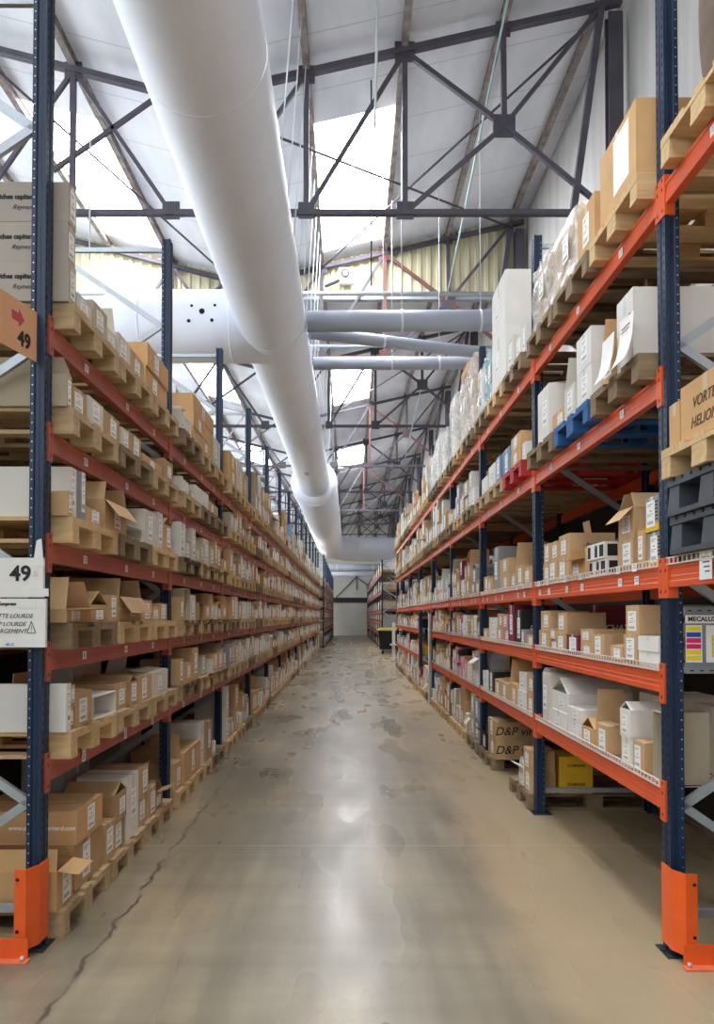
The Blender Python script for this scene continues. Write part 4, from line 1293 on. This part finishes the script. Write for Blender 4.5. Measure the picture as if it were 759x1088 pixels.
for k in range(4):
    tray((1.85, 3.34, .0405 + k * .1185), 'black plastic tray stacked beside the orange corner guard, %s' % ('bottom of four', 'second from the bottom', 'third from the bottom', 'top of the stack')[k])

# ------------------------------------------------------------------ signs
t = thing('aisle_sign', 'tan cardboard flag sign with a red arrow and 49 on the blue post', 'sign', (LX - .045, LY0 + .0, 3.1), 0)
# board runs from the post towards the camera, a little skewed
ang = math.atan2(-.34, -.07)
t.rotation_euler = (0, 0, ang)
m = MB(); m.box(0, .40, -.003, .003, -.03, .235); m.build('board', 'card', t)
rx = (PI / 2, 0, PI)
m = MB()
ar = [(.10, .17), (.10, .125), (.155, .125), (.155, .10), (.20, .147), (.155, .195), (.155, .17)]
def arrow(mb):
    # the board's +x points at the camera, so the arrow's tip lies at small x
    pts = [(.305 - a, b) for a, b in ar]
    mb.prism(pts, .0032, .0042, 'xz')
arrow(m); m.build('arrow', 'inkp', t)
text('number', '49', .105, t, (.105, .0036, .045), rx, 'ink', bold=.004)

t = thing('number_sign', 'white cardboard sign reading 49 taped across the blue post', 'sign', (LX - .12, LY0 - .02, 1.79))
one('board', 'paper', t, 'box', -.30, .135, -.012, .012, .04, .245)
text('number', '49', .11, t, (.018, -.0135, .16), (PI / 2, 0, 0), 'ink', bold=.003)
m = MB(); m.hexa([(.08, -.0135, .20), (.14, -.0135, .20), (.14, -.012, .20), (.08, -.012, .20), (.10, -.0135, .335), (.125, -.0135, .345), (.125, -.012, .345), (.10, -.012, .335)]); m.build('tape', 'clear', t)
one('tape', 'clear', t, 'box', -.17, -.09, -.0135, -.0125, .13, .24)
one('tape', 'clear', t, 'box', .06, .165, -.0135, -.0125, .045, .085)
one('printed_mark', 'inkg', t, 'box', .085, .108, -.0142, -.0136, .15, .152)
one('printed_mark', 'inkg', t, 'box', .085, .108, -.0142, -.0136, .16, .162)
one('printed_mark', 'inkg', t, 'box', .085, .108, -.0142, -.0136, .17, .172)
t = thing('notice_sign', 'white notice with a handwritten warning under the 49 sign', 'sign', (LX - .12, LY0 - .022, 1.55))
one('board', 'paper', t, 'box', -.30, .15, -.012, .012, .02, .272)
for i, (s_, x, z) in enumerate((('PALETTE LOURDE', -.04, .182), ('TROP LOURDE', -.055, .14), ('CHARGEMENT', -.05, .103))):
    text('handwriting', s_, .031, t, (x, -.0132, z), (PI / 2, 0, 0), 'ink', shear=.3)
m = MB()
tri = [(.055, .095), (.10, .095), (.0775, .155)]
for a, b in zip(tri, tri[1:] + tri[:1]): m.bar((a[0], -.0128, a[1]), (b[0], -.0128, b[1]), .002, .003)
m.bar((.0775, -.0128, .112), (.0775, -.0128, .135), .002, .0035); m.bar((.0775, -.0128, .100), (.0775, -.0128, .105), .002, .0035)
m.build('warning_triangle', 'ink', t)
text('printed_text', 'C', .03, t, (-.095, -.0132, .245), (PI / 2, 0, 0), 'inkr', bold=.001, shear=.2)
text('printed_text', 'ompress', .024, t, (-.045, -.0132, .245), (PI / 2, 0, 0), 'ink', bold=.001, shear=.2)
one('tape', 'clear', t, 'box', .0, .10, -.0135, -.0125, .225, .265)
one('tape', 'clear', t, 'box', -.06, .15, -.0135, -.0125, .02, .055)
text('handwriting', '48-52', .02, t, (-.035, -.0142, .035), (PI / 2, 0, 0), 'cyan', shear=.3)

# load notice on the frame beside the passage
t = thing('load_notice', 'grey load notice plate reading MECALUX on the side of the orange rack', 'sign', (RX + .080, RY0 - .011, 1.44))
one('plate', 'plate', t, 'box', 0, .62, -.004, .004, .03, .34)
one('top_rail', 'plate', t, 'box', -.005, .62, -.012, .006, .305, .335)
one('bottom_rail', 'plate', t, 'box', -.005, .62, -.03, .006, .0, .03)
for k in range(7):
    one('slot', 'hole', t, 'box', .01 + k * .05, .03 + k * .05, -.0128, -.0122, .317, .323)
    one('slot', 'hole', t, 'box', .01 + k * .05, .03 + k * .05, -.0308, -.0302, .012, .018)
one('header', 'label', t, 'box', .0, .62, -.0055, -.0042, .255, .297)
text('header_text', 'MECALUX', .033, t, (.088, -.006, .276), (PI / 2, 0, 0), 'ink', bold=.001)
one('colour_sheet', 'label', t, 'box', .002, .085, -.0055, -.0042, .055, .245)
z = .215
for c in ('yel', 'cyan', 'mag', 'mag', 'yel', 'yel'):
    one('colour_bar', c, t, 'box', .004, .078, -.0065, -.0056, z, z + .024); z -= .030
one('table_sheet', 'label', t, 'box', .105, .40, -.0055, -.0042, .055, .245)
one('table', 'yel', t, 'box', .135, .37, -.0065, -.0056, .085, .19)
m = MB()
for k in range(6): m.box(.135, .37, -.0072, -.0066, .085 + k * .021, .0865 + k * .021)
for k in range(7): m.box(.135 + k * .039, .1365 + k * .039, -.0072, -.0066, .085, .19)
m.build('table_grid', 'ink', t)
# paper sheet and sticker on the near beam
t = thing('paper_sheet', 'white paper sheet taped to the near orange beam above the load notice', 'sheet', (RX - .004, RY0 - .36, RLEV[3]))
one('sheet', 'label', t, 'box', -.002, 0, -.12, 0, -.09, .04)
for k in range(4): one('print', 'ink', t, 'box', -.0026, -.0021, -.10, -.02 - .012 * k, .01 - k * .022, .016 - k * .022)
# papers hanging from the printed white carton
for i, (y, lab) in enumerate(((4.12, 'curled white paper with red print hanging below the carton printed with black letters'), (4.42, 'curled plain paper hanging beside the sheet with red print'))):
    t = thing('hanging_paper', lab, 'paper', (1.535, y, 3.26), PI)
    m = MB()
    ln = [(0, .12), (.004, .05), (.012, -.02), (.03, -.09), (.055, -.14)]
    m.strip(ln, .0015, -.10, .10, 'xz')
    m.build('sheet', 'label', t)
    if i == 0:
        for k in range(5): one('print', 'inkr', t, 'box', .004, .0075, -.07, .05 - .01 * k, .07 - k * .02, .074 - k * .02)

# ------------------------------------------------------------------ far end
t = thing('wheeled_bin', 'black four-wheeled bin with a yellow lid at the end of the orange rack', 'bin', (1.78, 35.0, 0))
m = MB()
m.hexa([(-.34, -.45, .22), (.62, -.45, .22), (.62, .45, .22), (-.34, .45, .22), (-.42, -.55, 1.08), (.72, -.55, 1.08), (.72, .55, 1.08), (-.42, .55, 1.08)])
m.build('body', 'rubber', t)
m = MB(); m.prism([(-.47, 1.085), (.77, 1.085), (.77, 1.12), (.6, 1.2), (-.3, 1.2), (-.47, 1.12)], -.6, .6, 'xz'); m.build('lid', 'binlid', t)
for x in (-.22, .5):
    for y in (-.33, .33):
        w = one('wheel', 'rubber', t, 'cyl', (x - .03, y, .1), (x + .03, y, .1), .1, 14)
        one('fork', 'galv', w, 'box', x - .045, x + .045, y - .04, y + .04, .12, .22)
t = thing('grey_panel', 'pale grey board standing behind the wheeled bin', 'panel', (2.0, 36.6, 0))
one('board', 'grey', t, 'box', -.35, .55, 0, .04, .02, 1.75)
one('foot', 'dark', t, 'box', -.35, .55, -.1, .14, 0, .0198)
t = thing('handwash_post', 'slim white post unit standing between the wheeled bin and the orange rack', 'post', (1.72, 29.0, 0))
one('base', 'grey', t, 'box', -.13, .13, -.12, .12, 0, .03)
one('column', 'white', t, 'box', -.06, .06, -.04, .04, .03, 1.5)
one('tray', 'white', t, 'box', -.14, .10, -.10, .08, .62, .68)
# loads of the two far racks: tiny, uncountable
def far_loads(s, xf, y0, nb, levels_, name, label):
    m = MB(); mats = ['brown', 'brown4', 'white2', 'white', 'grey', 'wood2']
    r = random.Random(77 + s)
    for b in range(nb):
        for lv in range(6):
            y = y0 + PITCH * b + .14
            mx = (levels_[lv + 1] - BH - .02 - levels_[lv]) if lv < 5 else 1.0
            z = levels_[lv] + .001
            x0, x1 = sorted((xf + s * .02, xf + s * .9))
            m.box(x0, x1, y, y + 2.5, z, z + .12, 5)
            while y < y0 + PITCH * (b + 1) - .2:
                w = r.uniform(.25, .7); w = min(w, y0 + PITCH * (b + 1) - .04 - y)
                h = min(mx - .14, r.uniform(.2, .55))
                m.box(x0, x1, y, y + w - .02, z + .121, z + .121 + h, r.randrange(5)); y += w
    o = m.build(name, mats)
    tag(o, label, 'boxes', None, 'stuff')
far_loads(-1, -1.36, YF_L, 9, LLEV, 'far_cartons', 'mass of tiny cartons filling the far dark rack past the red rack')
far_loads(1, 1.66, YF_R, 11, RLEV, 'far_cartons', 'mass of tiny cartons filling the rack behind the wheeled bin')

# ------------------------------------------------------------------ light, camera, view
w = bpy.data.worlds.new('daylight'); SC.world = w
w.use_nodes = True
bg = w.node_tree.nodes['Background']
bg.inputs['Color'].default_value = (0.86, 0.93, 1.0, 1)
bg.inputs['Strength'].default_value = 1.7

cam = bpy.data.cameras.new('camera')
co = bpy.data.objects.new('camera', cam); COL.objects.link(co)
TILT = math.radians(1.2)
co.location = (0, 0, EYE); co.rotation_euler = (PI / 2 + TILT, 0, 0)
cam.sensor_fit = 'VERTICAL'; cam.sensor_height = 36; cam.sensor_width = 36
cam.lens = 36 * F / 1088
py = VY - F * math.tan(TILT)
cam.shift_x = (379.5 - VX) / 1088
cam.shift_y = (py - 544) / 1088
cam.clip_end = 300; cam.clip_start = .05
SC.camera = co
SC.view_settings.view_transform = 'Standard'
SC.view_settings.look = 'None'
SC.view_settings.gamma = 1
SC.view_settings.use_curve_mapping = False
SC.view_settings.exposure = 1.06
SC.cycles.max_bounces = 8
SC.cycles.diffuse_bounces = 5
SC.cycles.transparent_max_bounces = 8
SC.cycles.use_denoising = True
SC.cycles.sample_clamp_indirect = 6
